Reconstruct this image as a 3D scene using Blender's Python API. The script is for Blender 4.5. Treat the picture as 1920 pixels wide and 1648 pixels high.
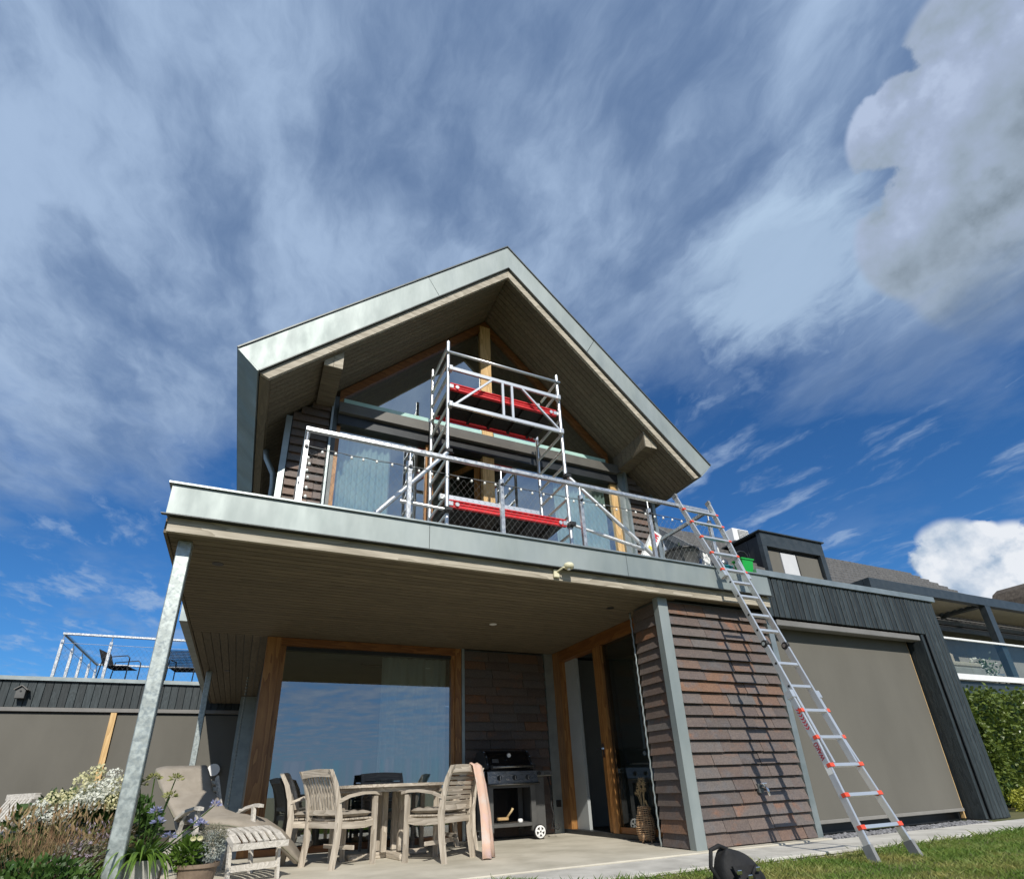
import bpy, bmesh, math, random
import numpy as np
from mathutils import Vector, Matrix, Euler
random.seed(7); rng = np.random.default_rng(7)
for o in list(bpy.data.objects): bpy.data.objects.remove(o)
SC = bpy.context.scene
COL = SC.collection
R = math.radians

# ------------------------------------------------------------------ camera
cam_d = bpy.data.cameras.new('camera'); cam = bpy.data.objects.new('camera', cam_d); COL.objects.link(cam)
cam_d.sensor_fit = 'HORIZONTAL'; cam_d.sensor_width = 36.0; cam_d.lens = 19.122
cam_d.shift_x = 0.00534; cam_d.shift_y = 0.0987
cam_d.clip_start = 0.05; cam_d.clip_end = 3000
rt = Vector((0.9111, -0.4106, -0.0373)); up = Vector((-0.1384, -0.3899, 0.9104)); fw = Vector((0.3883, 0.8243, 0.4121))
m3 = Matrix((rt, up, -fw)).transposed()
cam.matrix_world = Matrix.Translation((0, 0, 0.671)) @ m3.to_4x4()
SC.camera = cam
SC.view_settings.view_transform = 'Standard'; SC.view_settings.look = 'None'
SC.view_settings.exposure = 0.0; SC.view_settings.gamma = 1.0; SC.view_settings.use_curve_mapping = False
SC.render.resolution_x = 1024; SC.render.resolution_y = 878
SC.cycles.max_bounces = 7; SC.cycles.transparent_max_bounces = 16

# ------------------------------------------------------------------ node helpers
class NT:
    def __init__(s, tree): s.t = tree; s.n = tree.nodes; s.l = tree.links
    def node(s, typ, **kw):
        n = s.n.new(typ)
        for k, v in kw.items(): setattr(n, k, v)
        return n
    def set(s, sock, v):
        if isinstance(v, bpy.types.NodeSocket): s.l.new(v, sock)
        elif v is not None:
            try: sock.default_value = v
            except Exception: sock.default_value = (*v, 1.0)
    def math(s, op, a, b=None, c=None, clamp=False):
        n = s.node('ShaderNodeMath', operation=op); n.use_clamp = clamp
        for i, v in enumerate((a, b, c)):
            if v is not None: s.set(n.inputs[i], v)
        return n.outputs[0]
    def vmath(s, op, a, b=None, scale=None):
        n = s.node('ShaderNodeVectorMath', operation=op); s.set(n.inputs[0], a)
        if b is not None: s.set(n.inputs[1], b)
        if scale is not None: s.set(n.inputs['Scale'], scale)
        return n.outputs['Value'] if op in ('DOT_PRODUCT', 'LENGTH', 'DISTANCE') else n.outputs[0]
    def noise(s, vec, scale=5, detail=5, rough=.55, dist=0.0, out=0):
        n = s.node('ShaderNodeTexNoise'); s.set(n.inputs['Vector'], vec); s.set(n.inputs['Scale'], scale)
        n.inputs['Detail'].default_value = detail; n.inputs['Roughness'].default_value = rough; n.inputs['Distortion'].default_value = dist
        return n.outputs[out]
    def ramp(s, fac, stops, interp='LINEAR'):
        n = s.node('ShaderNodeValToRGB'); cr = n.color_ramp; cr.interpolation = interp
        while len(cr.elements) < len(stops): cr.elements.new(0.5)
        for e, (p, c) in zip(cr.elements, stops):
            e.position = p; e.color = (*c, 1) if not np.isscalar(c) else (c, c, c, 1)
        s.set(n.inputs[0], fac); return n.outputs[0]
    def mix(s, fac, a, b, blend='MIX'):
        n = s.node('ShaderNodeMix', data_type='RGBA', blend_type=blend); n.clamp_factor = True
        s.set(n.inputs[0], fac); s.set(n.inputs[6], a); s.set(n.inputs[7], b); return n.outputs[2]
    def maprange(s, v, a, b, c=0.0, d=1.0, smooth=True):
        n = s.node('ShaderNodeMapRange'); n.interpolation_type = 'SMOOTHSTEP' if smooth else 'LINEAR'; n.clamp = True if hasattr(n, 'clamp') else True
        s.set(n.inputs[0], v)
        for i, x in enumerate((a, b, c, d)): n.inputs[i + 1].default_value = x
        return n.outputs[0]
    def mapping(s, vec, loc=(0, 0, 0), rot=(0, 0, 0), scale=(1, 1, 1)):
        n = s.node('ShaderNodeMapping'); s.set(n.inputs[0], vec)
        n.inputs[1].default_value = loc; n.inputs[2].default_value = rot; n.inputs[3].default_value = scale
        return n.outputs[0]

# ------------------------------------------------------------------ world: sky with high cirrus and cumulus
SUN = Vector((0.22, 1.0, -0.83)).normalized()        # direction in which the light travels
w = bpy.data.worlds.new('World'); SC.world = w; w.use_nodes = True
T = NT(w.node_tree); T.n.clear()
sky = T.node('ShaderNodeTexSky', sky_type='NISHITA'); sky.sun_disc = False
sky.sun_elevation = math.asin(-SUN.z); sky.sun_rotation = math.atan2(-SUN.x, -SUN.y) % (2 * math.pi)
sky.air_density = 1.0; sky.dust_density = 0.15; sky.ozone_density = 3.0
tc = T.node('ShaderNodeTexCoord'); D = T.vmath('NORMALIZE', tc.outputs['Generated'])
sep = T.node('ShaderNodeSeparateXYZ'); T.l.new(D, sep.inputs[0]); dx, dy, dz = sep.outputs
zz = T.math('MAXIMUM', dz, 0.05)
u_ = T.math('DIVIDE', dx, zz); v_ = T.math('DIVIDE', dy, zz)
cmb = T.node('ShaderNodeCombineXYZ'); T.l.new(u_, cmb.inputs[0]); T.l.new(v_, cmb.inputs[1]); UV = cmb.outputs[0]
blue = T.mix(1.0, sky.outputs[0], (0.36, 0.80, 1.22, 1), 'MULTIPLY')
# cirrus deck: a soft veil with faint streaks, thinning towards the horizon
wv = T.vmath('SCALE', T.vmath('SUBTRACT', T.noise(UV, 2.2, 4, .6, 0, 1), (0.5, 0.5, 0.5)), scale=0.22)
UVw = T.vmath('ADD', UV, wv)
n_big = T.noise(T.mapping(UVw, loc=(3.1, 1.7, 0), rot=(0, 0, R(-25)), scale=(1.25, 1.0, 1)), 1.9, 8, .57)
n_st = T.noise(T.mapping(UVw, loc=(1, 4, 0), rot=(0, 0, R(-24)), scale=(2.3, .85, 1)), 2.7, 8, .62)
p_ = T.math('ADD', T.math('MULTIPLY', u_, 0.6), T.math('MULTIPLY', v_, 0.8))
pn = T.math('ADD', p_, T.math('MULTIPLY', T.math('SUBTRACT', n_big, 0.5), 1.8))
cover = T.maprange(pn, 0.85, 1.60, 1.0, 0.0)
tex = T.math('ADD', T.math('MULTIPLY', n_st, 0.40), T.math('MULTIPLY', n_big, 0.60))
tx = T.maprange(tex, 0.35, 0.60, 0.58, 1.0)
wis = T.math('MULTIPLY', T.maprange(T.math('ADD', T.math('MULTIPLY', n_st, .6), T.math('MULTIPLY', n_big, .4)), 0.49, 0.66, 0.0, 0.85), T.maprange(pn, 2.2, 5.0, 0.80, 0.15))
low = T.noise(T.mapping(D, scale=(3, 3, 8)), 1.7, 7, .60)
wl = T.math('MULTIPLY', T.maprange(low, 0.49, 0.64), T.maprange(dz, 0.14, 0.42, 0.72, 0.0))
# a brighter, thicker patch of veil left of the big cumulus
pt = None
for d_, r_ in (((.66, .315, .682), .20), ((.62, .36, .70), .17), ((.71, .27, .65), .14)):
    q_ = T.math('SUBTRACT', 1.0, T.math('DIVIDE', T.vmath('DISTANCE', D, d_), r_)); pt = q_ if pt is None else T.math('SMOOTH_MAX', pt, q_, .2)
patch = T.maprange(T.math('ADD', pt, T.math('MULTIPLY', T.math('SUBTRACT', tex, .5), 4.5)), 0.0, 1.1)
ca = T.math('MAXIMUM', T.math('MAXIMUM', T.math('MULTIPLY', cover, tx), T.math('MULTIPLY', patch, .85)), T.math('MAXIMUM', wis, wl))
ccol = T.mix(T.maprange(tex, 0.35, 0.64), (0.205, 0.300, 0.470, 1), (0.375, 0.500, 0.700, 1))
ccol = T.mix(T.math('MULTIPLY', patch, .55), ccol, (0.50, 0.655, 0.83, 1))
bg_blue = T.node('ShaderNodeBackground'); T.l.new(blue, bg_blue.inputs[0]); bg_blue.inputs[1].default_value = 0.092
bg_cir = T.node('ShaderNodeBackground'); T.l.new(ccol, bg_cir.inputs[0]); bg_cir.inputs[1].default_value = 1.0
mx1 = T.node('ShaderNodeMixShader'); T.l.new(ca, mx1.inputs[0]); T.l.new(bg_blue.outputs[0], mx1.inputs[1]); T.l.new(bg_cir.outputs[0], mx1.inputs[2])
# cumulus: lobes in sky directions with a billowing edge
def cumulus(lobes, seed, nscale, amp, edge):
    nz = T.noise(T.mapping(D, loc=(seed, seed * .7, 0)), nscale, 8, .54)
    nz2 = T.noise(T.mapping(D, loc=(seed - .016, seed * .7 + .012, 0.022)), nscale, 6, .54)
    bil = T.math('SUBTRACT', 1.0, T.math('MULTIPLY', T.math('ABSOLUTE', T.math('SUBTRACT', nz, 0.5)), 5.0))
    f = None
    for d, r in lobes:
        q = T.math('SUBTRACT', 1.0, T.math('DIVIDE', T.vmath('DISTANCE', D, d), r))
        f = q if f is None else T.math('SMOOTH_MAX', f, q, 0.12)
    f2 = T.math('ADD', T.math('ADD', f, T.math('MULTIPLY', T.math('SUBTRACT', nz, 0.5), amp)), T.math('MULTIPLY', T.math('SUBTRACT', bil, .5), .22))
    return T.maprange(f2, 0.0, edge), f2, T.math('SUBTRACT', nz, nz2), bil
a1, f1, r1, l1 = cumulus([((.6555, .0675, .7522), .075), ((.6393, .14, .7561), .040), ((.6515, .159, .7418), .058), ((.735, .1932, .65), .090), ((.7306, .1223, .6718), .125), ((.79, .135, .60), .13), ((.70, .03, .715), .13)], 1.3, 9.0, 1.05, 0.15)
g1 = T.maprange(T.vmath('DOT_PRODUCT', D, (-.45, .35, .82)), 0.02, 0.42, 0.0, 1.0, False)
sh1 = T.math('ADD', T.math('ADD', T.math('MULTIPLY', g1, .78), T.math('MULTIPLY', r1, 1.9)), T.math('MULTIPLY', l1, .16))
c1 = T.ramp(sh1, [(0.0, (.13, .17, .215)), (0.30, (.24, .30, .365)), (0.55, (.325, .40, .495)), (0.85, (.385, .465, .63)), (1.0, (.46, .55, .73))])
a2, f2, r2, l2 = cumulus([((.8816, .3828, .276), .050), ((.9013, .3573, .2448), .055), ((.8686, .4109, .277), .028), ((.8913, .3499, .2883), .026), ((.9077, .3305, .2587), .045), ((.921, .33, .225), .06), ((.89, .395, .235), .05)], 4.1, 15.0, 1.3, 0.30)
g2 = T.maprange(T.vmath('DOT_PRODUCT', D, (.55, -.84, .1)), 0.13, 0.26, 0.0, 1.0, False)
sh2 = T.math('ADD', T.math('ADD', T.math('MULTIPLY', g2, .55), T.math('MULTIPLY', r2, 2.2)), T.math('ADD', .22, T.math('MULTIPLY', l2, .25)))
c2 = T.ramp(sh2, [(0.10, (.25, .34, .47)), (0.45, (.45, .55, .68)), (0.85, (.86, .89, .93))])
bc1 = T.node('ShaderNodeBackground'); T.l.new(c1, bc1.inputs[0]); bc1.inputs[1].default_value = 1.0
bc2 = T.node('ShaderNodeBackground'); T.l.new(c2, bc2.inputs[0]); bc2.inputs[1].default_value = 1.0
mx2 = T.node('ShaderNodeMixShader'); T.l.new(T.math('MULTIPLY', a1, T.maprange(T.math('ADD', dz, T.math('MULTIPLY', T.math('SUBTRACT', tex, .5), .25)), .50, .62, .12, .97)), mx2.inputs[0]); T.l.new(mx1.outputs[0], mx2.inputs[1]); T.l.new(bc1.outputs[0], mx2.inputs[2])
mx3 = T.node('ShaderNodeMixShader'); T.l.new(T.math('MULTIPLY', a2, .95), mx3.inputs[0]); T.l.new(mx2.outputs[0], mx3.inputs[1]); T.l.new(bc2.outputs[0], mx3.inputs[2])
wo = T.node('ShaderNodeOutputWorld'); T.l.new(mx3.outputs[0], wo.inputs[0])
w.cycles.sampling_method = 'MANUAL'; w.cycles.sample_map_resolution = 512

# ------------------------------------------------------------------ sun
sd = bpy.data.lights.new('sun', 'SUN'); sd.energy = 4.6; sd.angle = R(0.5); sd.color = (1.0, 0.95, 0.86)
so = bpy.data.objects.new('sun', sd); COL.objects.link(so); so.location = (-6, -20, 25)
so.rotation_euler = SUN.to_track_quat('-Z', 'Y').to_euler()

# ------------------------------------------------------------------ materials
M = {}
def pm(name, c1, c2=None, scale=6.0, rough=.6, metal=0.0, bump=0.0, bscale=None, stretch=(1, 1, 1), detail=6, rvar=0.0, rnd=0.0, c3=None, spec=.5, dist=0.0, lo=.35, hi=.65, trans=0.0, bdist=.01, shift=True):
    m = bpy.data.materials.new(name); m.use_nodes = True; t = NT(m.node_tree)
    b = t.n['Principled BSDF']
    tc = t.node('ShaderNodeTexCoord'); oi = t.node('ShaderNodeObjectInfo')
    off = t.node('ShaderNodeCombineXYZ'); t.l.new(t.math('MULTIPLY', oi.outputs['Random'], 37.0), off.inputs[0]); t.l.new(t.math('MULTIPLY', oi.outputs['Random'], 11.0), off.inputs[2])
    v = t.mapping(tc.outputs['Object'], scale=stretch)
    if shift: v = t.vmath('ADD', v, off.outputs[0])
    n = t.noise(v, scale, detail, .58, dist)
    stops = [(lo, c1), (hi, c2 or c1)] if c3 is None else [(lo, c1), ((lo + hi) / 2, c2), (hi, c3)]
    c = t.ramp(n, stops)
    if rnd:
        f = t.math('ADD', 1.0 - rnd, t.math('MULTIPLY', oi.outputs['Random'], 2 * rnd))
        c = t.vmath('SCALE', c, scale=f)
    t.set(b.inputs['Base Color'], c)
    b.inputs['Metallic'].default_value = metal; b.inputs['Specular IOR Level'].default_value = spec
    if rvar: t.set(b.inputs['Roughness'], t.maprange(t.noise(v, scale * 1.7, 4), .3, .7, max(0, rough - rvar), rough + rvar))
    else: b.inputs['Roughness'].default_value = rough
    if bump:
        bn = t.node('ShaderNodeBump'); bn.inputs['Strength'].default_value = bump; bn.inputs['Distance'].default_value = bdist
        t.l.new(t.noise(v, bscale or scale * 4, 5), bn.inputs['Height']); t.l.new(bn.outputs[0], b.inputs['Normal'])
    if trans:
        b.inputs['Transmission Weight'].default_value = 0
        tr = t.node('ShaderNodeBsdfTranslucent'); t.set(tr.inputs[0], c)
        mx = t.node('ShaderNodeMixShader'); mx.inputs[0].default_value = trans
        t.l.new(b.outputs[0], mx.inputs[1]); t.l.new(tr.outputs[0], mx.inputs[2]); t.l.new(mx.outputs[0], t.n['Material Output'].inputs[0])
    M[name] = m; return m
def wood(name, c1, c2, axis='x', rough=.6, scale=1.0, rnd=.1, rings=True, bump=.15):
    """grain running along one axis, with cathedral figure"""
    m = bpy.data.materials.new(name); m.use_nodes = True; t = NT(m.node_tree); b = t.n['Principled BSDF']
    tc = t.node('ShaderNodeTexCoord'); oi = t.node('ShaderNodeObjectInfo')
    off = t.node('ShaderNodeCombineXYZ')
    for i, k in enumerate((13., 7., 5.)): t.l.new(t.math('MULTIPLY', oi.outputs['Random'], k), off.inputs[i])
    s = {'x': (.9, 7, 7), 'y': (7, .9, 7), 'z': (7, 7, .9)}[axis]
    v = t.vmath('ADD', t.mapping(tc.outputs['Object'], scale=tuple(k * scale for k in s)), off.outputs[0])
    warp = t.noise(v, .8, 3, .5)
    ring = t.math('FRACT', t.math('MULTIPLY', warp, 9.0 if rings else 3.0))
    fine = t.noise(t.vmath('MULTIPLY', v, (6, 6, 6)), 2.0, 6, .65)
    f = t.math('ADD', t.math('MULTIPLY', ring, .55), t.math('MULTIPLY', fine, .55))
    c = t.ramp(f, [(.2, c1), (.85, c2)])
    if rnd: c = t.vmath('SCALE', c, scale=t.math('ADD', 1 - rnd, t.math('MULTIPLY', oi.outputs['Random'], 2 * rnd)))
    t.set(b.inputs['Base Color'], c); b.inputs['Roughness'].default_value = rough
    bn = t.node('ShaderNodeBump'); bn.inputs['Strength'].default_value = bump; bn.inputs['Distance'].default_value = .004
    t.l.new(f, bn.inputs['Height']); t.l.new(bn.outputs[0], b.inputs['Normal'])
    M[name] = m; return m
def glass(name, tint=(.50, .60, .56), base=.22, gl=(.92, .96, .97), ior=1.55):
    m = bpy.data.materials.new(name); m.use_nodes = True; t = NT(m.node_tree); t.n.remove(t.n['Principled BSDF'])
    tr = t.node('ShaderNodeBsdfTransparent'); tr.inputs[0].default_value = (*tint, 1)
    g = t.node('ShaderNodeBsdfGlossy'); g.inputs['Roughness'].default_value = 0.0; g.inputs[0].default_value = (*gl, 1)
    fr = t.node('ShaderNodeFresnel'); fr.inputs[0].default_value = ior
    f = t.math('ADD', base, t.math('MULTIPLY', fr.outputs[0], 1.0 - base), clamp=True)
    mx = t.node('ShaderNodeMixShader'); t.l.new(f, mx.inputs[0]); t.l.new(tr.outputs[0], mx.inputs[1]); t.l.new(g.outputs[0], mx.inputs[2])
    ge = t.node('ShaderNodeNewGeometry'); tw = t.node('ShaderNodeBsdfTransparent'); m2 = t.node('ShaderNodeMixShader')
    t.l.new(ge.outputs['Backfacing'], m2.inputs[0]); t.l.new(mx.outputs[0], m2.inputs[1]); t.l.new(tw.outputs[0], m2.inputs[2])
    t.l.new(m2.outputs[0], t.n['Material Output'].inputs[0]); M[name] = m; return m

# zinc: streaky patina over a soft metallic sheet
pm('zinc', (.265, .305, .30), (.345, .385, .378), 2.2, .56, .42, .22, .9, (1, 1, .35), 8, .07, bdist=.05, shift=False)
pm('zinc_dark', (.09, .10, .10), (.13, .14, .14), 4, .5, .5)
pm('zinc_trim', (.27, .31, .31), (.36, .40, .40), 5, .42, .6, .05)
pm('galvanised', (.33, .365, .355), (.46, .505, .49), 20, .42, .55, 0, None, (1, 1, 1), 2, .12, dist=.6, lo=.38, hi=.62)
pm('aluminium', (.70, .71, .71), (.78, .79, .79), 2, .36, .75)
pm('steel_rail', (.50, .51, .52), (.66, .67, .67), 18, .36, .8, .05, 60, rvar=.1)
pm('wire', (.30, .30, .29), (.40, .40, .38), 8, .4, .7)
pm('red_metal', (.55, .012, .018), (.68, .025, .03), 5, .5, .0, .06, rvar=.1)
pm('black_deck', (.012, .011, .010), (.02, .018, .016), 8, .6)
pm('black_plastic', (.010, .010, .011), (.022, .022, .023), 8, .45)
pm('dark_screen', (.112, .106, .090), (.150, .142, .121), 1.1, .85, 0, .25, 260, stretch=(1, 1, .4), detail=9, lo=.25, hi=.75)
pm('box_grey', (.17, .163, .152), (.21, .203, .192), 3, .5)
pm('transom_grey', (.09, .085, .075), (.12, .115, .10), 3, .45)
pm('anthracite', (.035, .045, .050), (.055, .065, .070), 5, .38, .2, .03)
pm('black_metal', (.018, .021, .024), (.03, .033, .036), 5, .42, .2)
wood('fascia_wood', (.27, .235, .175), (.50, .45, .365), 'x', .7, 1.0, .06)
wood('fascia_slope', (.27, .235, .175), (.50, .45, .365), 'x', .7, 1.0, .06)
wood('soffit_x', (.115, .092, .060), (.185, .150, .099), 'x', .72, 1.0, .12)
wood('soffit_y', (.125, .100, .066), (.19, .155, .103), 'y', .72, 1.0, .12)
wood('frame_z', (.19, .075, .018), (.37, .18, .055), 'z', .42, .8, .12, bump=.08)
wood('frame_x', (.13, .045, .010), (.24, .10, .028), 'x', .42, .8, .1, bump=.08)  # heads and sills: jamb timber made darker, shade put into the colour
wood('frame_y', (.13, .045, .010), (.24, .10, .028), 'y', .42, .8, .1, bump=.08)  # same darkened timber along y, shade put into its colour
wood('mullion_wood', (.48, .29, .11), (.72, .49, .23), 'z', .5, .8, .04, bump=.08)
wood('black_wood', (.012, .019, .022), (.036, .048, .053), 'z', .60, 1.4, .38, bump=.5)
wood('teak_z', (.29, .245, .19), (.56, .495, .41), 'z', .75, 1.3, .12, bump=.3)
wood('teak_x', (.29, .245, .19), (.56, .495, .41), 'x', .75, 1.3, .12, bump=.3)
wood('teak_y', (.29, .245, .19), (.56, .495, .41), 'y', .75, 1.3, .12, bump=.3)
wood('white_teak', (.40, .37, .32), (.66, .62, .56), 'y', .7, 1.3, .08, bump=.2)
wood('dark_teak', (.12, .11, .10), (.22, .20, .18), 'x', .7, 1.3, .1)
pm('cushion', (.285, .25, .205), (.34, .30, .25), 9, .9, 0, .25, 420, detail=4)
pm('towel', (.60, .52, .47), (.66, .44, .33), 9.0, .95, 0, .4, 300, (1, 1, .8), c3=(.60, .44, .42), lo=.3, hi=.7)
pm('terrace_concrete', (.38, .35, .28), (.57, .53, .44), 1.9, .80, 0, .15, 22, detail=10, lo=.3, hi=.62)
pm('path_concrete', (.36, .345, .31), (.57, .55, .50), 2.8, .85, 0, .25, 60, detail=10, lo=.28, hi=.6)
pm('gravel', (.14, .14, .15), (.42, .42, .44), 30, .8, 0, .2, 90, rnd=.45)
pm('soil', (.05, .037, .025), (.09, .07, .05), 9, .95, 0, .5, 20)
pm('lawn_base', (.085, .095, .030), (.15, .13, .05), 1.4, .95, 0, .4, 60)
pm('room_wall', (.30, .31, .30), (.33, .34, .33), 2, .9)
pm('room_floor', (.10, .085, .07), (.14, .12, .10), 3, .5)
pm('white_paint', (.33, .35, .35), (.37, .39, .39), 4, .6)
pm('bright_white', (.78, .78, .77), (.82, .82, .81), 4, .45)
pm('curtain', (.60, .74, .70), (.68, .80, .76), 3, .9, trans=.25)
pm('sheer', (.74, .80, .80), (.80, .85, .84), 3, .9, trans=.45)
pm('green_plastic', (.006, .30, .03), (.012, .36, .05), 4, .35)
pm('teal_plastic', (.02, .20, .23), (.03, .26, .30), 4, .4)
pm('blue_cloth', (.006, .012, .05), (.02, .05, .13), 6, .9, 0, .8, 14)
pm('paper_white', (.74, .74, .72), (.82, .82, .80), 3, .8)
pm('label_red', (.55, .01, .03), (.6, .015, .04), 3, .5)
pm('label_maroon', (.28, .02, .03), (.34, .03, .04), 3, .5)
pm('label_yellow', (.70, .62, .06), (.76, .68, .10), 5, .6)
pm('orange_plastic', (.72, .07, .03), (.80, .10, .05), 4, .45)
pm('cream_plastic', (.66, .62, .42), (.72, .68, .48), 4, .5)
pm('grey_felt', (.18, .185, .19), (.24, .245, .25), 8, .7)
pm('stainless', (.24, .24, .235), (.32, .32, .31), 9, .32, .9, rvar=.06, stretch=(1, 1, 8))
pm('grill_grey', (.10, .10, .098), (.125, .125, .12), 6, .45, .3)
pm('grill_black', (.008, .008, .009), (.012, .012, .013), 6, .18)
pm('chrome', (.75, .75, .75), (.8, .8, .8), 5, .15, 1.0)
pm('brass_tan', (.34, .22, .10), (.46, .31, .15), 20, .7)
pm('wicker', (.42, .24, .12), (.66, .45, .27), 22, .7, 0, .3, 60)
pm('straw', (.42, .30, .15), (.60, .46, .26), 20, .8)
pm('stone_pot', (.24, .24, .22), (.40, .39, .36), 5, .85, 0, .4, 30, detail=9)
pm('brown_pot', (.17, .12, .085), (.27, .20, .14), 6, .8, 0, .3, 25, detail=8)
pm('leaf_green', (.035, .085, .016), (.085, .16, .030), 6, .5, 0, rnd=.2, trans=.3)
pm('leaf_bright', (.075, .15, .020), (.16, .26, .045), 6, .42, 0, rnd=.15, trans=.35)
pm('leaf_dark', (.018, .045, .012), (.05, .095, .022), 7, .45, trans=.25)
pm('leaf_hedge', (.040, .080, .012), (.20, .25, .05), 9.0, .33, 0, trans=.25, lo=.3, hi=.7)
pm('leaf_yellow', (.26, .28, .03), (.42, .42, .06), 6, .5, trans=.3)
pm('leaf_silver', (.28, .31, .28), (.44, .47, .43), 9, .8, trans=.2)
pm('leaf_grey', (.20, .20, .14), (.32, .30, .22), 9, .8, trans=.2)
pm('grass_blade', (.075, .165, .018), (.155, .245, .040), 1.6, .6, trans=.35, lo=.3, hi=.66, c3=(.34, .32, .10))
pm('brown_grass', (.20, .10, .055), (.36, .24, .13), 9, .8, trans=.3, c3=(.20, .22, .07), lo=.3, hi=.68)
pm('petal_white', (.72, .74, .66), (.84, .84, .76), 14, .7, trans=.35)
pm('petal_cream', (.62, .60, .32), (.80, .76, .52), 14, .7, trans=.35)
pm('petal_blue', (.26, .28, .50), (.48, .50, .74), 14, .6, trans=.35)
pm('seed_green', (.22, .24, .08), (.36, .36, .14), 20, .7, trans=.2)
pm('petal_mauve', (.34, .27, .36), (.50, .42, .50), 14, .7, trans=.3)
pm('bag_cloth', (.006, .006, .007), (.014, .014, .015), 10, .8, 0, .5, 40)
pm('roof_tile_grey', (.085, .083, .082), (.14, .135, .13), 9, .7, 0, .3, 40)
pm('thatch', (.05, .038, .028), (.10, .08, .06), 8, .95, 0, .9, 40, (1, 1, .3))
pm('siding_grey', (.20, .19, .175), (.25, .24, .22), 3, .7)
pm('louvre_tan', (.42, .36, .29), (.48, .42, .34), 3, .5)
pm('wall_light', (.52, .53, .55), (.58, .59, .60), 2, .8)
pm('cable_black', (.01, .01, .01), (.02, .02, .02), 8, .5)
pm('bark', (.07, .055, .04), (.12, .095, .07), 12, .9)
pm('rubber', (.012, .012, .012), (.02, .02, .02), 8, .7)
glass('window_glass', (.66, .76, .73), .30)
glass('upper_glass', (.78, .87, .84), .44)
glass('door_glass', (.30, .36, .34), .10)
glass('rail_glass', (.84, .90, .88), .02, ior=1.18)
pm('glass_edge', (.40, .62, .56), (.48, .70, .63), 4, .2, spec=.8)
# lamp bulb of the string lights (unlit, frosted)
pm('bulb', (.80, .79, .74), (.84, .83, .78), 4, .25)
# clay tile: every tile fires differently; rust stains drift over it
def tile_mat():
    m = bpy.data.materials.new('clay_tile'); m.use_nodes = True; t = NT(m.node_tree); b = t.n['Principled BSDF']
    tc = t.node('ShaderNodeTexCoord'); oi = t.node('ShaderNodeObjectInfo'); geo = t.node('ShaderNodeNewGeometry')
    P = geo.outputs['Position']
    basec = t.ramp(oi.outputs['Random'], [(0, (.155, .116, .100)), (.22, (.185, .148, .130)), (.42, (.165, .148, .138)), (.58, (.205, .148, .120)), (.74, (.135, .110, .098)), (.86, (.20, .135, .105)), (1, (.25, .140, .085))])
    off = t.node('ShaderNodeCombineXYZ')
    t.l.new(t.math('MULTIPLY', oi.outputs['Random'], 53.), off.inputs[0])
    v = t.vmath('ADD', P, off.outputs[0])
    rust = t.maprange(t.noise(t.mapping(v, scale=(3.0, 3.0, 4.5)), 1.0, 5, .6), .56, .76)
    c = t.mix(t.math('MULTIPLY', rust, .75), basec, (.34, .150, .075, 1))
    blue = t.maprange(t.noise(t.mapping(v, loc=(7, 2, 1), scale=(4, 4, 5)), 1.0, 5, .6), .5, .72)
    c = t.mix(t.math('MULTIPLY', blue, .6), c, (.150, .150, .158, 1))
    sp = t.noise(P, 60, 4, .6)
    c = t.vmath('SCALE', c, scale=t.maprange(sp, .3, .7, .60, .90))
    t.set(b.inputs['Base Color'], c)
    t.set(b.inputs['Roughness'], t.maprange(t.noise(P, 14, 4), .3, .7, .38, .62))
    bn = t.node('ShaderNodeBump'); bn.inputs['Strength'].default_value = .35; bn.inputs['Distance'].default_value = .006
    t.l.new(t.noise(P, 26, 6, .6), bn.inputs['Height']); t.l.new(bn.outputs[0], b.inputs['Normal'])
    M['clay_tile'] = m
tile_mat()

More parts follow.
